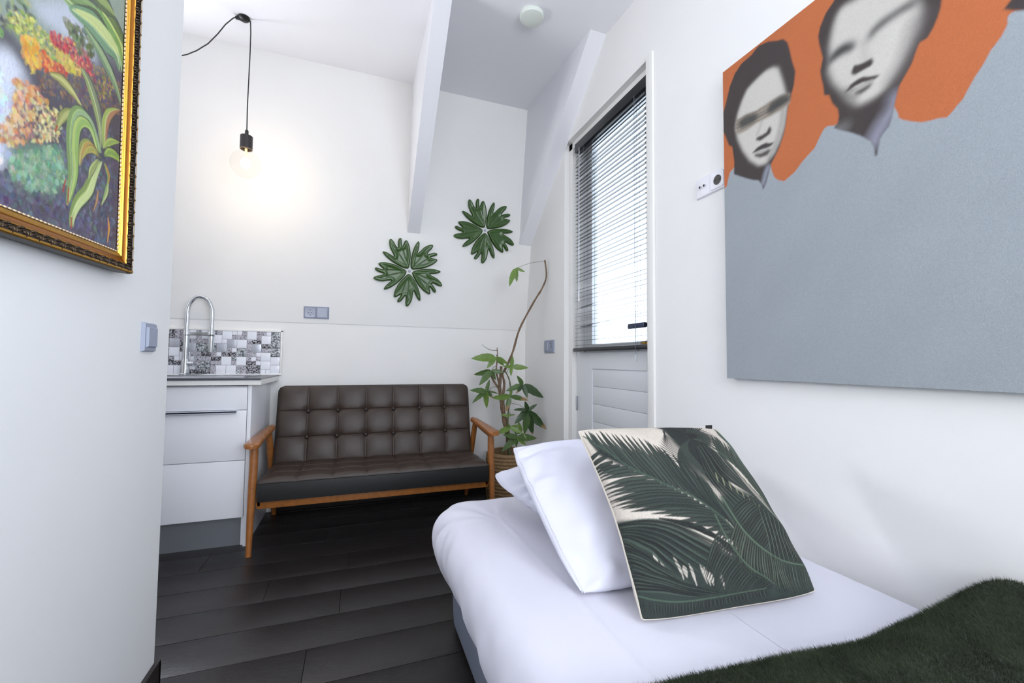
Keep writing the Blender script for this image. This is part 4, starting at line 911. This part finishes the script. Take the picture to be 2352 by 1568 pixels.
# soft colour fields
g.poly(Cg([(-900, -600), (900, -600), (900, 300), (300, 300), (-900, 500)]), (150, 165, 150), 20)
g.poly(Cg([(-900, 150), (60, 260), (170, 420), (130, 560), (60, 700), (60, 800), (40, 1050), (-900, 1000)]), (222, 226, 240), 10)
g.poly(Cg([(180, 0), (420, 0), (560, 250), (600, 400), (520, 330), (380, 220), (250, 120)]), (196, 202, 214), 7)
g.poly(Cg([(-900, -200), (40, 150), (170, 330), (260, 470), (500, 640), (730, 700), (730, 950), (600, 900), (330, 760), (200, 480), (60, 280), (-900, 100)]), (78, 74, 84), 6)
g.poly(Cg([(70, 920), (200, 880), (380, 920), (400, 1080), (330, 1180), (180, 1160), (60, 1060)]), (120, 158, 128), 8)
dabs([(-600, -500), (120, -500), (220, 220), (60, 180), (-600, 200)], [(120, 150, 80), (80, 100, 60), (170, 180, 110), (60, 60, 70)], 260, 45, 9, .9)
dabs([(40, 100), (140, 60), (330, 250), (420, 380), (330, 400), (150, 260)], [(206, 200, 110), (150, 170, 80), (226, 214, 130), (120, 140, 70)], 170, 22, 6, .9)
dabs([(130, 200), (220, 230), (260, 380), (200, 430), (140, 330)], [(232, 178, 60), (240, 200, 90), (222, 150, 50)], 60, 26, 8, 1.2)
dabs([(240, 290), (340, 380), (420, 400), (400, 470), (280, 440)], [(204, 66, 48), (226, 100, 50), (240, 170, 80), (180, 50, 50)], 70, 18, 7, 1.4)
dabs([(320, 260), (480, 390), (500, 470), (400, 420), (330, 310)], [(210, 180, 80), (190, 150, 60), (224, 200, 110)], 70, 24, 7, .8)
dabs([(290, 180), (420, 230), (540, 320), (590, 500), (520, 450), (440, 340), (320, 260)], [(180, 40, 58), (206, 64, 80), (150, 30, 60), (226, 110, 100)], 150, 15, 7, 1.4, .4)
dabs([(330, 180), (560, 330), (600, 520), (500, 460)], [(90, 60, 80), (110, 80, 90), (230, 190, 110)], 50, 12, 4, 1.2)
dabs([(380, 90), (520, 180), (590, 350), (480, 300)], [(96, 106, 66), (130, 140, 96), (72, 82, 56)], 60, 30, 9, 1.2)
dabs([(200, 430), (500, 460), (720, 480), (720, 700), (520, 650), (260, 560)], [(100, 76, 70), (126, 100, 76), (76, 66, 80), (150, 116, 70), (90, 90, 110)], 220, 22, 6, .9)
dabs([(570, 390), (700, 430), (700, 600), (600, 600)], [(160, 130, 60), (110, 110, 60), (186, 150, 70)], 50, 20, 5, 1.2)
dabs([(-900, 250), (-20, 280), (60, 700), (40, 1000), (-900, 1000)], [(228, 232, 244), (210, 216, 236), (236, 226, 226), (190, 200, 220)], 320, 40, 14, 1.2)
dabs([(90, 470), (230, 520), (330, 700), (330, 860), (180, 850), (90, 900), (-60, 820), (80, 640)], [(222, 160, 96), (232, 190, 140), (206, 130, 70), (226, 210, 160), (150, 110, 110)], 230, 22, 8, 1.0)
dabs([(220, 640), (380, 650), (360, 860), (200, 860)], [(214, 202, 130), (236, 226, 170), (110, 96, 96), (70, 64, 86)], 140, 18, 6, 1.5)
dabs([(70, 920), (380, 880), (400, 1080), (330, 1180), (180, 1160), (60, 1060)], [(120, 164, 130), (146, 184, 150), (96, 136, 110), (160, 190, 160)], 170, 28, 9, 1.4)
dabs([(-900, 1020), (60, 1030), (180, 1180), (420, 1150), (700, 1000), (700, 1500), (0, 1300), (-900, 1300)], [(74, 74, 100), (96, 100, 128), (60, 54, 76), (110, 116, 136), (90, 100, 110)], 420, 30, 9, 1.5)
dabs([(380, 780), (700, 760), (700, 1480), (420, 1400)], [(80, 84, 104), (100, 104, 124), (66, 62, 80), (120, 124, 140)], 170, 30, 7, 1.5)
def blade(P, w, cols, edge=None):
    w = w * .8
    g.stroke(Cg(P), w * 1.18, edge or (60, 70, 60), .8, (.75, .95), 1.2)
    for k, c in enumerate(cols):
        for _s in range(2): so = rp.uniform(-.45, .45) * w; g.stroke(Cg([(a + so, b + so * .2) for a, b in P]), w * .14, mixc(c, (240, 240, 190) if rp.random() < .5 else (60, 84, 50), .55), .8, (.8, .9), 1.2)
        o_ = (k - (len(cols) - 1) / 2) * w * .55; g.stroke(Cg([(a + o_ * .9, b + o_ * .25) for a, b in P]), w * (.95 if k == 0 else .5), c, .85, (.75, .95), 1.6)
blade([(400, -20), (520, 60), (640, 150), (760, 330)], 40, [(146, 176, 110), (196, 214, 150), (110, 140, 84)])
blade([(450, 60), (560, 130), (650, 230), (720, 330), (745, 440)], 44, [(120, 160, 120), (166, 196, 150), (206, 216, 140)])
blade([(620, 60), (690, 150), (740, 260), (760, 400)], 36, [(130, 170, 90), (200, 216, 120), (86, 110, 60)])
blade([(520, 170), (620, 330), (700, 500), (740, 640)], 22, [(120, 150, 110), (160, 180, 130)])
blade([(540, -60), (640, 20), (700, 100)], 30, [(90, 110, 70), (150, 170, 100)])
blade([(312, 452), (380, 490), (450, 570), (505, 660)], 16, [(166, 164, 90), (196, 194, 120)])
blade([(505, 425), (545, 500), (590, 640), (615, 780), (620, 900)], 20, [(150, 164, 96), (190, 200, 140), (120, 130, 100)])
blade([(345, 790), (380, 720), (430, 685), (480, 690)], 16, [(150, 156, 80), (180, 180, 110)])
blade([(610, 930), (560, 760), (500, 690), (455, 720), (437, 850), (440, 1050), (425, 1160), (412, 1240)], 22, [(130, 160, 90), (176, 200, 120), (150, 180, 130)])
blade([(600, 930), (560, 790), (510, 745), (475, 780), (462, 900), (465, 1060), (440, 1180), (412, 1250)], 18, [(186, 208, 110), (140, 176, 90)])
blade([(640, 900), (645, 780), (665, 710), (700, 680), (730, 670)], 20, [(170, 190, 90), (196, 208, 130), (170, 110, 80)])
blade([(610, 960), (560, 890), (520, 885), (495, 940), (490, 1010)], 17, [(150, 160, 80), (196, 190, 90), (180, 140, 70)])
blade([(615, 965), (570, 915), (535, 920), (500, 970)], 12, [(200, 180, 80), (160, 160, 80)])
blade([(640, 950), (670, 930), (720, 960), (740, 1010)], 16, [(170, 196, 90), (130, 160, 80)])
blade([(640, 890), (680, 865), (730, 870)], 13, [(186, 206, 100), (140, 160, 80)])
blade([(612, 985), (575, 1080), (540, 1170), (480, 1240), (445, 1320), (436, 1385)], 24, [(140, 164, 84), (186, 206, 120), (206, 220, 150)])
blade([(600, 975), (560, 1040), (545, 1090)], 12, [(190, 206, 130), (150, 160, 90)])
blade([(640, 1000), (655, 1040), (665, 1090), (640, 1200)], 10, [(150, 170, 90), (190, 130, 60)])
blade([(660, 1120), (650, 1180), (620, 1250)], 11, [(150, 180, 110), (190, 200, 140)])
blade([(660, 1330), (666, 1400), (655, 1480)], 6, [(220, 130, 50), (226, 160, 70)])
blade([(600, 1160), (590, 1230), (570, 1290)], 6, [(190, 140, 90)])
for P in ([(437, 1330), (433, 1390)], [(420, 1150), (414, 1240)], [(350, 770), (338, 800)], [(400, 1100), (385, 1165)]): g.stroke(Cg(P), 3, (170, 50, 50), .8)
g.poly(Cg([(590, 935), (640, 935), (650, 975), (600, 985)]), (50, 60, 76), 3, .9)
ua = np.linspace(0, iw, gn); va = np.linspace(0, ih, gm); Ug, Vg = np.meshgrid(ua, va, indexing='ij')
V3 = iorg + Ug[..., None] * Ua + Vg[..., None] * Va
fr = thing('framed_painting', (PX, Bc[1] - .43, Bc[2]), 'garden flower oil painting in an ornate gilt frame on the left wall', 'painting')
link('oil_canvas', gridmesh('oil_canvas', V3, OIL, True, g.c.clip(0, 1)), fr)
# frame mouldings: profile swept round the rectangle, mitred at the corners
def sweep(prof, mats, name, parent=fr, mi=None):
    """prof: (inset from the outer edge, height off the wall)"""
    vs = []; n = len(prof)
    for (a, b_) in ((0, 0), (1, 0), (1, 1), (0, 1)):
        for d, h_ in prof:
            dx, dz = d * FI / Wb, d * FJ / Wb; p = org + Ua * (dx + a * (FWD - 2 * dx)) + Va * (dz + b_ * (FHT - 2 * dz)); vs.append((PX + h_, p[1], p[2]))
    fs = []; ms = []
    for c in range(4):
        for k in range(n - 1): fs.append((c * n + k, ((c + 1) % 4) * n + k, ((c + 1) % 4) * n + k + 1, c * n + k + 1)); ms.append(mi[k] if mi else 0)
    b = MB(); b.v = vs; b.f = fs; b.m = ms; return b.build(name, mats, parent, 35)
FI = -du; FJ = dv; Wb = (FI + FJ) / 2
s_ = Wb
sweep([(.006, .001), (.002, .004), (0, .030), (.002, .036)], FRAMED, 'frame_side')
sweep([(.001, .0365), (.003, .0385), (.006, .038)], GOLD, 'gold_edge')
sweep([(.005, .036), (.009, .034), (s_ * .42, .029)], FRAMED, 'ornament_bed')
sweep([(s_ * .41, .027), (s_ * .43, .0305), (s_ * .45, .0305), (s_ * .48, .0285), (s_ * .66, .0235), (s_ * .70, .0245), (s_ * .76, .0245), (s_ * .82, .0215), (s_ * .86, .0215), (s_ * .89, .0195), (s_ * .90, .016)], [GOLD, GOLDD], 'gilt_moulding', mi=[0, 0, 0, 1, 1, 0, 0, 0, 0, 0])
sweep([(s_ * .89, .017), (s_ * 1.0, .016), (s_ * 1.02, .0145)], FRAMED, 'bead_channel')
# carved scrolls
fx_, fz_ = FI / Wb, FJ / Wb
ob = MB()
def blob(b, c, ax, ay, az, rot=0, n=7, m=5):
    vs = []
    for i in range(m + 1):
        ph = math.pi * .5 * i / m
        for k in range(n):
            w = 2 * math.pi * k / n; x, y = ax * math.cos(w) * math.sin(ph + .001), ay * math.sin(w) * math.sin(ph + .001); x, y = x * math.cos(rot) - y * math.sin(rot), x * math.sin(rot) + y * math.cos(rot)
            vs.append((c[0] + x, c[1] + y, c[2] + az * math.cos(ph)))
    b.add(vs, [(i * n + k, i * n + (k + 1) % n, (i + 1) * n + (k + 1) % n, (i + 1) * n + k) for i in range(m) for k in range(n)])
bw = s_ * .44
for j, (t0, ln, r_) in enumerate(((-.006, .0095, .5), (-.001, .0105, .15), (.005, .0095, -.25), (.010, .007, -.6))): blob(ob, (t0, -.001 + .0008 * j, 0), .0026, ln * .75, .0065, r_)
blob(ob, (-.009, -.006, 0), .0055, .0035, .0075, .8); blob(ob, (.0125, .007, 0), .0035, .0028, .006); blob(ob, (-.012, .008, 0), .0035, .0028, .006)
om = ob.mesh('carved_scroll', ORNM, True)
X_ = Vector((1, 0, 0))
def place(me, name, L, side, step, inset, hgt, flip=False):
    k = int(L / step)
    for i in range(k):
        t = (i + .5) / k
        if side == 0: p = org + Ua * (t * FWD) + Va * inset * fz_; a_ = Vector(Ua); 
        elif side == 1: p = org + Ua * (FWD - inset * fx_) + Va * (t * FHT); a_ = Vector(Va)
        elif side == 2: p = org + Ua * (t * FWD) + Va * (FHT - inset * fz_); a_ = -Vector(Ua)
        else: p = org + Ua * inset * fx_ + Va * (t * FHT); a_ = -Vector(Va)
        b_ = X_.cross(a_); o = link(name, me, fr); B = Matrix((a_, b_, X_)).transposed().to_4x4(); B.translation = Vector((PX + hgt, p[1], p[2])); o.matrix_basis = B
for sd, L in ((0, FWD), (1, FHT), (2, FWD), (3, FHT)): place(om, 'carved_scroll', L, sd, .0300, s_ * .235, .0315)
# bead string: too small to pick apart
b = MB()
for sd, L in ((0, iw), (1, ih)):
    k = int(L / .0105)
    for i in range(k):
        t = (i + .5) / k; base = iorg + Va * (-s_ * .05 * fz_) + Ua * (t * iw) if sd == 0 else iorg + Ua * (iw + s_ * .05 * fx_) + Va * (t * ih)
        d = Ua if sd == 0 else Va; p0 = base - d * .0036; p1 = base + d * .0036
        b.tube([(PX + .0185, p0[1], p0[2]), (PX + .0185, p1[1], p1[2])], .0017, 5)
o = b.build('bead_string', BEADM, fr, True); o['kind'] = 'stuff'
# ---- palm print cushion
cBL, cBR, cTR, cTL = (.568, .766, .466), (1.058, .722, .466), (1.044, 1.012, .824), (.546, 1.012, .842)
N_ = 330
P, N, h, w, U, Vv = pillow_arrays(cBL, cBR, cTR, cTL, .088, n=N_, pinch=.012, wr=.0022, seed=21, pw=.46, rnd=.05)
P = P + (np.array(cBR) - np.array(cBL)) * (.05 * np.sin(np.pi * Vv) * (1 - U) ** 3)[..., None]
h = h + .004 * np.exp(-((Vv - .12) / .05) ** 2) * np.sin(U * 22) + .006 * np.exp(-(((U - .05) ** 2 + (Vv - .10) ** 2) / .01))
Fc = P + (h + w)[..., None] * N; Fc[..., 2] = np.where(Fc[..., 2] < .466, .466 + (Fc[..., 2] - .466) * .05, Fc[..., 2])
# projective map photo pixel -> cushion square
src = [(1465, 1425), (1862, 1370), (1642, 984), (1328, 987)]; dst = [(0, 0), (1, 0), (1, 1), (0, 1)]
Am = []; 
for (x_, y_), (u_, v_) in zip(src, dst): Am += [[x_, y_, 1, 0, 0, 0, -u_ * x_, -u_ * y_], [0, 0, 0, x_, y_, 1, -v_ * x_, -v_ * y_]]
Hm = np.append(np.linalg.solve(np.array(Am, float), np.array([c for d in dst for c in d], float)), 1).reshape(3, 3)
u1 = U[:, 0]; 
def fw_cu(p):
    q = Hm @ np.array([1300 + p[0] / 3.2, 960 + p[1] / 3.2, 1]); q = q[:2] / q[2]; q[0] -= .05 * math.sin(math.pi * min(1, max(0, q[1]))) * max(0, 1 - q[0]) ** 3
    return (float(np.interp(q[0], u1, np.arange(N_)) if 0 <= q[0] <= 1 else q[0] * N_), float(np.interp(q[1], u1, np.arange(N_)) if 0 <= q[1] <= 1 else q[1] * N_))
cu = Painter(N_, N_, (206, 196, 184), fw_cu)
DG, MG, LG, BK = (37, 43, 40), (68, 80, 71), (88, 101, 86), (28, 27, 27)
def bez(P, t):
    P = [np.array(p, float) for p in P]
    while len(P) > 1: P = [P[i] * (1 - t) + P[i + 1] * t for i in range(len(P) - 1)]
    return P[0]
def frond(rach, tips, w=4.2, t0=0, t1=1, col=MG, dark=DG, sag=.12, rw=3, rcol=None, n=None, side=1):
    """rach: bezier control points; tips: polyline the leaflet tips follow"""
    T = np.array(tips, float); n = n or 20; s = np.linspace(0, 1, len(T))
    for k in range(n):
        f = (k + .5) / n; a_ = bez(rach, t0 + (t1 - t0) * f); tip = np.array([np.interp(f, s, T[:, 0]), np.interp(f, s, T[:, 1])]) + rng.normal(0, 4, 2)
        d = tip - a_; m_ = a_ + d * .5 + side * sag * np.array([-d[1], d[0]])
        cu.stroke([tuple(a_), tuple(m_), tuple(tip)], w, dark, .96, (.55, .95), .9)
        cu.stroke([tuple(a_), tuple(m_), tuple(a_ + d * .93)], w * .5, mixc(col, dark, rng.uniform(0, .35)), .9, (.6, .9), .8)
    if rw: cu.stroke([tuple(bez(rach, t)) for t in np.linspace(0, 1, 9)], rw, rcol or LG, .95, (0, .3), .9)
def frond2(bases, tips, n, w, col, dark, sag=.05):
    Bp, T = np.array(bases, float), np.array(tips, float); s1, s2 = np.linspace(0, 1, len(Bp)), np.linspace(0, 1, len(T))
    for k in range(n):
        f = (k + .5) / n; a_ = np.array([np.interp(f, s1, Bp[:, 0]), np.interp(f, s1, Bp[:, 1])]); tip = np.array([np.interp(f, s2, T[:, 0]), np.interp(f, s2, T[:, 1])]) + rng.normal(0, 5, 2)
        d = tip - a_; m_ = a_ + d * .5 + sag * np.array([-d[1], d[0]])
        cu.stroke([tuple(a_), tuple(m_), tuple(tip)], w * rng.uniform(.85, 1.15), dark, .97, (.35, .95), .9)
        cu.stroke([tuple(a_), tuple(m_), tuple(a_ + d * .92)], w * .5, mixc(col, dark, rng.uniform(0, .5)), .85, (.5, .9), .8)
def comb(P0, P1, P2, n, w, cols):
    P0, P1, P2 = (np.array(p, float) for p in (P0, P1, P2)); s0 = np.linspace(0, 1, len(P0)); s1 = np.linspace(0, 1, len(P1)); s2 = np.linspace(0, 1, len(P2))
    ip = lambda f, s_, P_: (np.interp(f, s_, P_[:, 0]) + rng.normal(0, 2.5), np.interp(f, s_, P_[:, 1]) + rng.normal(0, 2.5))
    for k in range(n):
        f = k / (n - 1); cu.stroke([ip(f, s0, P0), ip(f, s1, P1), ip(f, s2, P2)], w * rng.uniform(.8, 1.2), cols[k % len(cols)], .92, (.5, .9), .9)
# dark under-layers where the print closes up
cu.poly([(900, 700), (1000, 560), (1290, 620), (1500, 760), (1700, 1090), (1900, 1400), (1100, 1500), (380, 1560), (420, 1150), (700, 1240), (900, 1180), (1130, 940)], (48, 60, 54), 4)
cu.poly([(640, 60), (880, 60), (900, 200), (1000, 350), (1050, 600), (900, 560), (760, 380), (660, 180)], DG, 2.5)
cu.poly([(340, 740), (480, 770), (700, 850), (900, 960), (960, 1040), (700, 960), (460, 1010), (380, 880)], DG, 2.5)
cu.poly([(1040, 60), (1200, 260), (1420, 600), (1500, 760), (1330, 640), (1180, 420)], (74, 92, 78), 2.5)
# D lower-left fan
cu.poly([(340, 735), (480, 760), (720, 860), (960, 1000), (1180, 1090), (1000, 1260), (700, 1320), (460, 1290), (420, 1050), (360, 860)], (48, 58, 53), 2.5)
for k in range(12):
    x_ = 470 + 44 * k + rng.normal(0, 14); y_ = 960 + 17 * k + rng.normal(0, 16); L_ = rng.uniform(60, 170); cu.stroke([(x_, y_), (x_ + L_ * .24, y_ + L_ * .45), (x_ + L_ * .5, y_ + L_)], rng.uniform(2.5, 6.5), (200, 192, 180), .85, (.85, .95), 1)
comb([(350, 750), (370, 850)], [(640, 800), (520, 960)], [(1190, 1085), (700, 1160)], 22, 3.8, [MG, BK, DG])
comb([(370, 860), (440, 1040)], [(500, 980), (560, 1130)], [(760, 1190), (900, 1290)], 20, 3.8, [DG, MG, BK])
comb([(440, 1040), (470, 1240)], [(640, 1160), (640, 1270)], [(1040, 1290), (880, 1310)], 20, 3.4, [BK, MG, DG])
comb([(560, 760), (900, 900)], [(820, 840), (1000, 960)], [(1010, 1010), (1170, 1080)], 16, 4.2, [BK, DG])
# B fan palm, top centre
for k in range(30):
    f = k / 29; cu.stroke([(820, 205), (700 + 90 * f, 330), (720 + 280 * f, 620 + 60 * math.sin(f * 3))], 3.0, BK if k % 2 else MG, .9, (.3, .9), .8)
for k in range(24):
    f = k / 23; cu.stroke([(820, 195), (620 + 14 * k, 90 + 4 * abs(12 - k) * .2), (450 + 22 * k, 66 + (8 if k < 6 else 0))], 3.2, DG if k % 2 else BK, .9, (.3, .8), .8)
for k in range(14):
    f = k / 13; cu.stroke([(600 - 12 * k + 90, 90 + 18 * k), (640, 160 + 16 * k), (700 + 6 * k, 240 + 16 * k)], 2.4, DG, .85, (.9, .4), .8)
for k in range(18):
    a_ = math.radians(-88 + k * 7.4); L = 150 + 95 * (k / 17) ** .8; tip = (820 + L * math.cos(a_), 205 + L * .72 * math.sin(a_)); md = (820 + L * .5 * math.cos(a_ - .12), 205 + L * .36 * math.sin(a_ - .16))
    cu.stroke([(820, 205), md, tip], 5.4, BK, .95, (.4, .9), .9); cu.stroke([(830, 203), md, tip], 2.4, MG, .8, (.4, .9), .9)
# C right frond
frond2([(1000, 330), (1080, 380), (1180, 480), (1290, 620), (1420, 760), (1540, 860)], [(985, 160), (1045, 190), (1120, 250), (1195, 340), (1290, 470), (1400, 620)], 21, 9, LG, DG, -.04)
comb([(860, 230), (1010, 330)], [(980, 480), (1150, 500)], [(1250, 640), (1420, 760)], 18, 3.6, [DG, MG, BK])
comb([(830, 280), (880, 260)], [(880, 500), (1000, 520)], [(1040, 720), (1260, 720)], 16, 3.4, [BK, MG, DG])
cu.stroke([(960, 280), (1100, 400), (1290, 620), (1540, 870)], 3, (74, 92, 76), .9, (0, .3), .9)
for k in range(10): cu.stroke([(1060 + 40 * k, 370 + 44 * k), (1130 + 38 * k, 500 + 36 * k), (1260 + 26 * k, 650 + 20 * k)], 1.9, (196, 188, 176), .75, (.8, .9), .8)
for k in range(8): cu.stroke([(935 + 44 * k, 470 + 30 * k), (945 + 46 * k, 540 + 26 * k)], 2.4, (150, 150, 118), .7, (.5, .8), 1)
for k in range(5): cu.stroke([(1055, 90 + 14 * k), (1120 + 10 * k, 200 + 14 * k), (1210 + 8 * k, 300 + 30 * k)], 3, MG if k % 2 else BK, .9, (.7, .6), .8)
# A main frond
cu.poly([(130, 130), (200, 220), (420, 400), (620, 520), (760, 620), (600, 560), (400, 430), (220, 300)], DG, 3)
frond2([(200, 240), (300, 330), (420, 420), (540, 500), (660, 560), (800, 650), (900, 730), (1000, 800), (1100, 900)], [(112, 95), (180, 112), (240, 125), (345, 152), (455, 190), (560, 240), (640, 330), (760, 430), (850, 520)], 27, 9.2, MG, DG, -.03)
frond2([(200, 250), (300, 370), (430, 430), (560, 530), (680, 600), (790, 670), (900, 745), (960, 800), (1030, 860), (1110, 940)], [(150, 300), (190, 380), (215, 430), (250, 520), (290, 590), (330, 650), (420, 695), (640, 770), (880, 880), (1040, 950)], 26, 7.4, MG, DG, .03)
cu.stroke([(120, 130), (330, 350), (560, 520), (770, 640), (960, 790), (1180, 1010)], 3.4, (62, 78, 66), .95, (0, .3), .9)
# E lower right fronds
frond([(960, 640), (1100, 930), (1300, 1090), (1700, 1115)], [(1200, 620), (1290, 690), (1400, 770), (1520, 840), (1600, 960), (1680, 1060)], 4.6, .12, 1, MG, BK, -.05, 2.8, (84, 102, 84), n=34)
frond([(960, 640), (1100, 930), (1300, 1090), (1700, 1115)], [(1000, 1000), (1180, 1200), (1400, 1290), (1620, 1330), (1800, 1330)], 4.6, .2, 1, LG, BK, .05, 2.8, (84, 102, 84), n=34)
frond([(900, 760), (1020, 1000), (1180, 1160), (1400, 1240)], [(860, 1150), (960, 1280), (1120, 1330), (1300, 1330)], 3.8, .1, 1, MG, BK, .05, 2.4, (78, 96, 80), n=24)
for k in range(26):
    f = k / 25; cu.stroke([(1240 + 330 * f, 700 + 140 * f), (1290 + 300 * f, 880 + 80 * f), (1330 + 330 * f, 1060 + 30 * f)], 2.2, LG if k % 3 == 0 else (28, 28, 28), .75, (.5, .6), .8)
# F bottom border frond
frond([(470, 1280), (680, 1400), (1000, 1310), (1330, 1270)], [(505, 1500), (700, 1480), (900, 1440), (1150, 1380), (1400, 1350)], 4.4, 0, 1, MG, BK, .04, 2.8, (76, 94, 78), n=40)
cu.c *= (1 + rng.normal(0, .07, (N_, N_, 1)))
th_ = thing('palm_cushion', (.8, .9, .462), 'square cushion printed with dark green palm fronds leaning on the white pillows', 'cushion')
link('printed_front', gridmesh('printed_front', Fc, PRINT, True, cu.c.clip(0, 1)), th_)
st = 3; Pb = P[::st, ::st]; hb = (h * .85)[::st, ::st]; Bk = Pb - hb[..., None] * N; Bk[..., 2] = np.where(Bk[..., 2] < .466, .466 + (Bk[..., 2] - .466) * .05, Bk[..., 2])
E_ = Fc[::st, ::st]; Bk[0], Bk[-1], Bk[:, 0], Bk[:, -1] = E_[0], E_[-1], E_[:, 0], E_[:, -1]
link('cream_back', gridmesh('cream_back', Bk, CREAM, True), th_)
ed = [Fc[0, j] for j in range(0, N_, 4)] + [Fc[i, -1] for i in range(0, N_, 4)] + [Fc[-1, j] for j in range(N_ - 1, -1, -4)] + [Fc[i, 0] for i in range(N_ - 1, -1, -4)]
MB().tube([tuple(p + np.array([0, .0012, 0])) for p in ed], .0026, 6).build('seam', CREAM, th_)
tg = Fc[int(N_ * .89), -1]; MB().box((tg[0] - .012, tg[1] - .001, tg[2] - .004), (tg[0] + .012, tg[1] + .001, tg[2] + .012)).build('fabric_tag', BLACK, th_)
# ---- furry blanket at the foot of the bed
bx_ = np.linspace(.20, 1.285, 150); nt_ = 90
edge_px = [(1480, 1575), (1560, 1552), (1681, 1530), (1811, 1504), (1900, 1488), (1974, 1472), (2043, 1443), (2110, 1420), (2152, 1408)]
ex = []; ey = []
for q in edge_px: p = on(q[0], q[1], 2, .485); ex.append(p[0]); ey.append(p[1])
ex = [-.2] + ex + [1.2, 1.285]; ey = [ey[0] + .06] + ey + [ey[-1] - .0, ey[-1] - .02]
Bv = np.zeros((150, nt_, 3))
for i, xx in enumerate(bx_):
    e = np.interp(xx, ex, ey)
    for j in range(nt_):
        t = j / (nt_ - 1); yy = e - t * 1.15 * 1.0
        d = t * 1.15
        hh = .040 * math.sqrt(max(0, 1 - max(0, 1 - d / .045) ** 2)) 
        hump = .075 * math.exp(-((xx - 1.24) / .11) ** 2) * min(1, d / .07) + .02 * math.exp(-((xx - 1.0) / .12) ** 2 - ((d - .2) / .15) ** 2)
        zz = .464 + hh + hump + .007 * math.sin(xx * 13 + yy * 9) * min(1, d / .08) + .008 * math.sin(yy * 15 - xx * 6) * min(1, d / .1)
        if xx < .30: zz -= ((.30 - xx) / .1) ** 2 * .12
        Bv[i, j] = (xx, yy, zz)
bt = thing('fur_blanket', (.8, .1, .464), 'dark green furry throw blanket spread across the foot of the bed', 'blanket')
link('blanket_cloth', gridmesh('blanket_cloth', Bv, BLANK, True), bt)
# pile: fine blades, uncountable
NB = 220000
ii = rng.uniform(0, 148.99, NB); jj = rng.uniform(0, 1, NB) ** 1.7 * (nt_ - 1.01) * .62; a0 = ii.astype(int); b0 = jj.astype(int); fu, fv = (ii - a0)[:, None], (jj - b0)[:, None]
Pp = Bv[a0, b0] * (1 - fu) * (1 - fv) + Bv[a0 + 1, b0] * fu * (1 - fv) + Bv[a0 + 1, b0 + 1] * fu * fv + Bv[a0, b0 + 1] * (1 - fu) * fv
t1_ = Bv[a0 + 1, b0] - Bv[a0, b0]; t2_ = Bv[a0, b0 + 1] - Bv[a0, b0]; nn_ = np.cross(t2_, t1_); nn_ /= np.linalg.norm(nn_, axis=1)[:, None] + 1e-9; nn_ *= np.sign(nn_[:, 2:3] + 1e-9)
ln_ = rng.uniform(.004, .009, NB)[:, None]; lean_ = rng.normal(0, .45, (NB, 3)) + .5 * np.stack([np.sin(Pp[:, 1] * 21 + Pp[:, 0] * 9), np.cos(Pp[:, 0] * 17), 0 * Pp[:, 0]], -1) + np.array([0, .35, 0])
tipv = Pp + (nn_ + lean_ * .6) * ln_; sd_ = rng.normal(0, 1, (NB, 3)); sd_ /= np.linalg.norm(sd_, axis=1)[:, None]; sd_ *= .00045
Vv3 = np.stack([Pp - sd_, Pp + sd_, tipv], 1).reshape(-1, 3).astype(np.float32); me = bpy.data.meshes.new('fur_pile')
me.vertices.add(len(Vv3)); me.vertices.foreach_set('co', Vv3.reshape(-1)); me.loops.add(len(Vv3)); me.loops.foreach_set('vertex_index', np.arange(len(Vv3), dtype=np.int32))
me.polygons.add(NB); me.polygons.foreach_set('loop_start', np.arange(0, 3 * NB, 3, dtype=np.int32)); me.update(calc_edges=True); me.materials.append(FUR)
o = link('fur_pile', me, bt); o['kind'] = 'stuff'
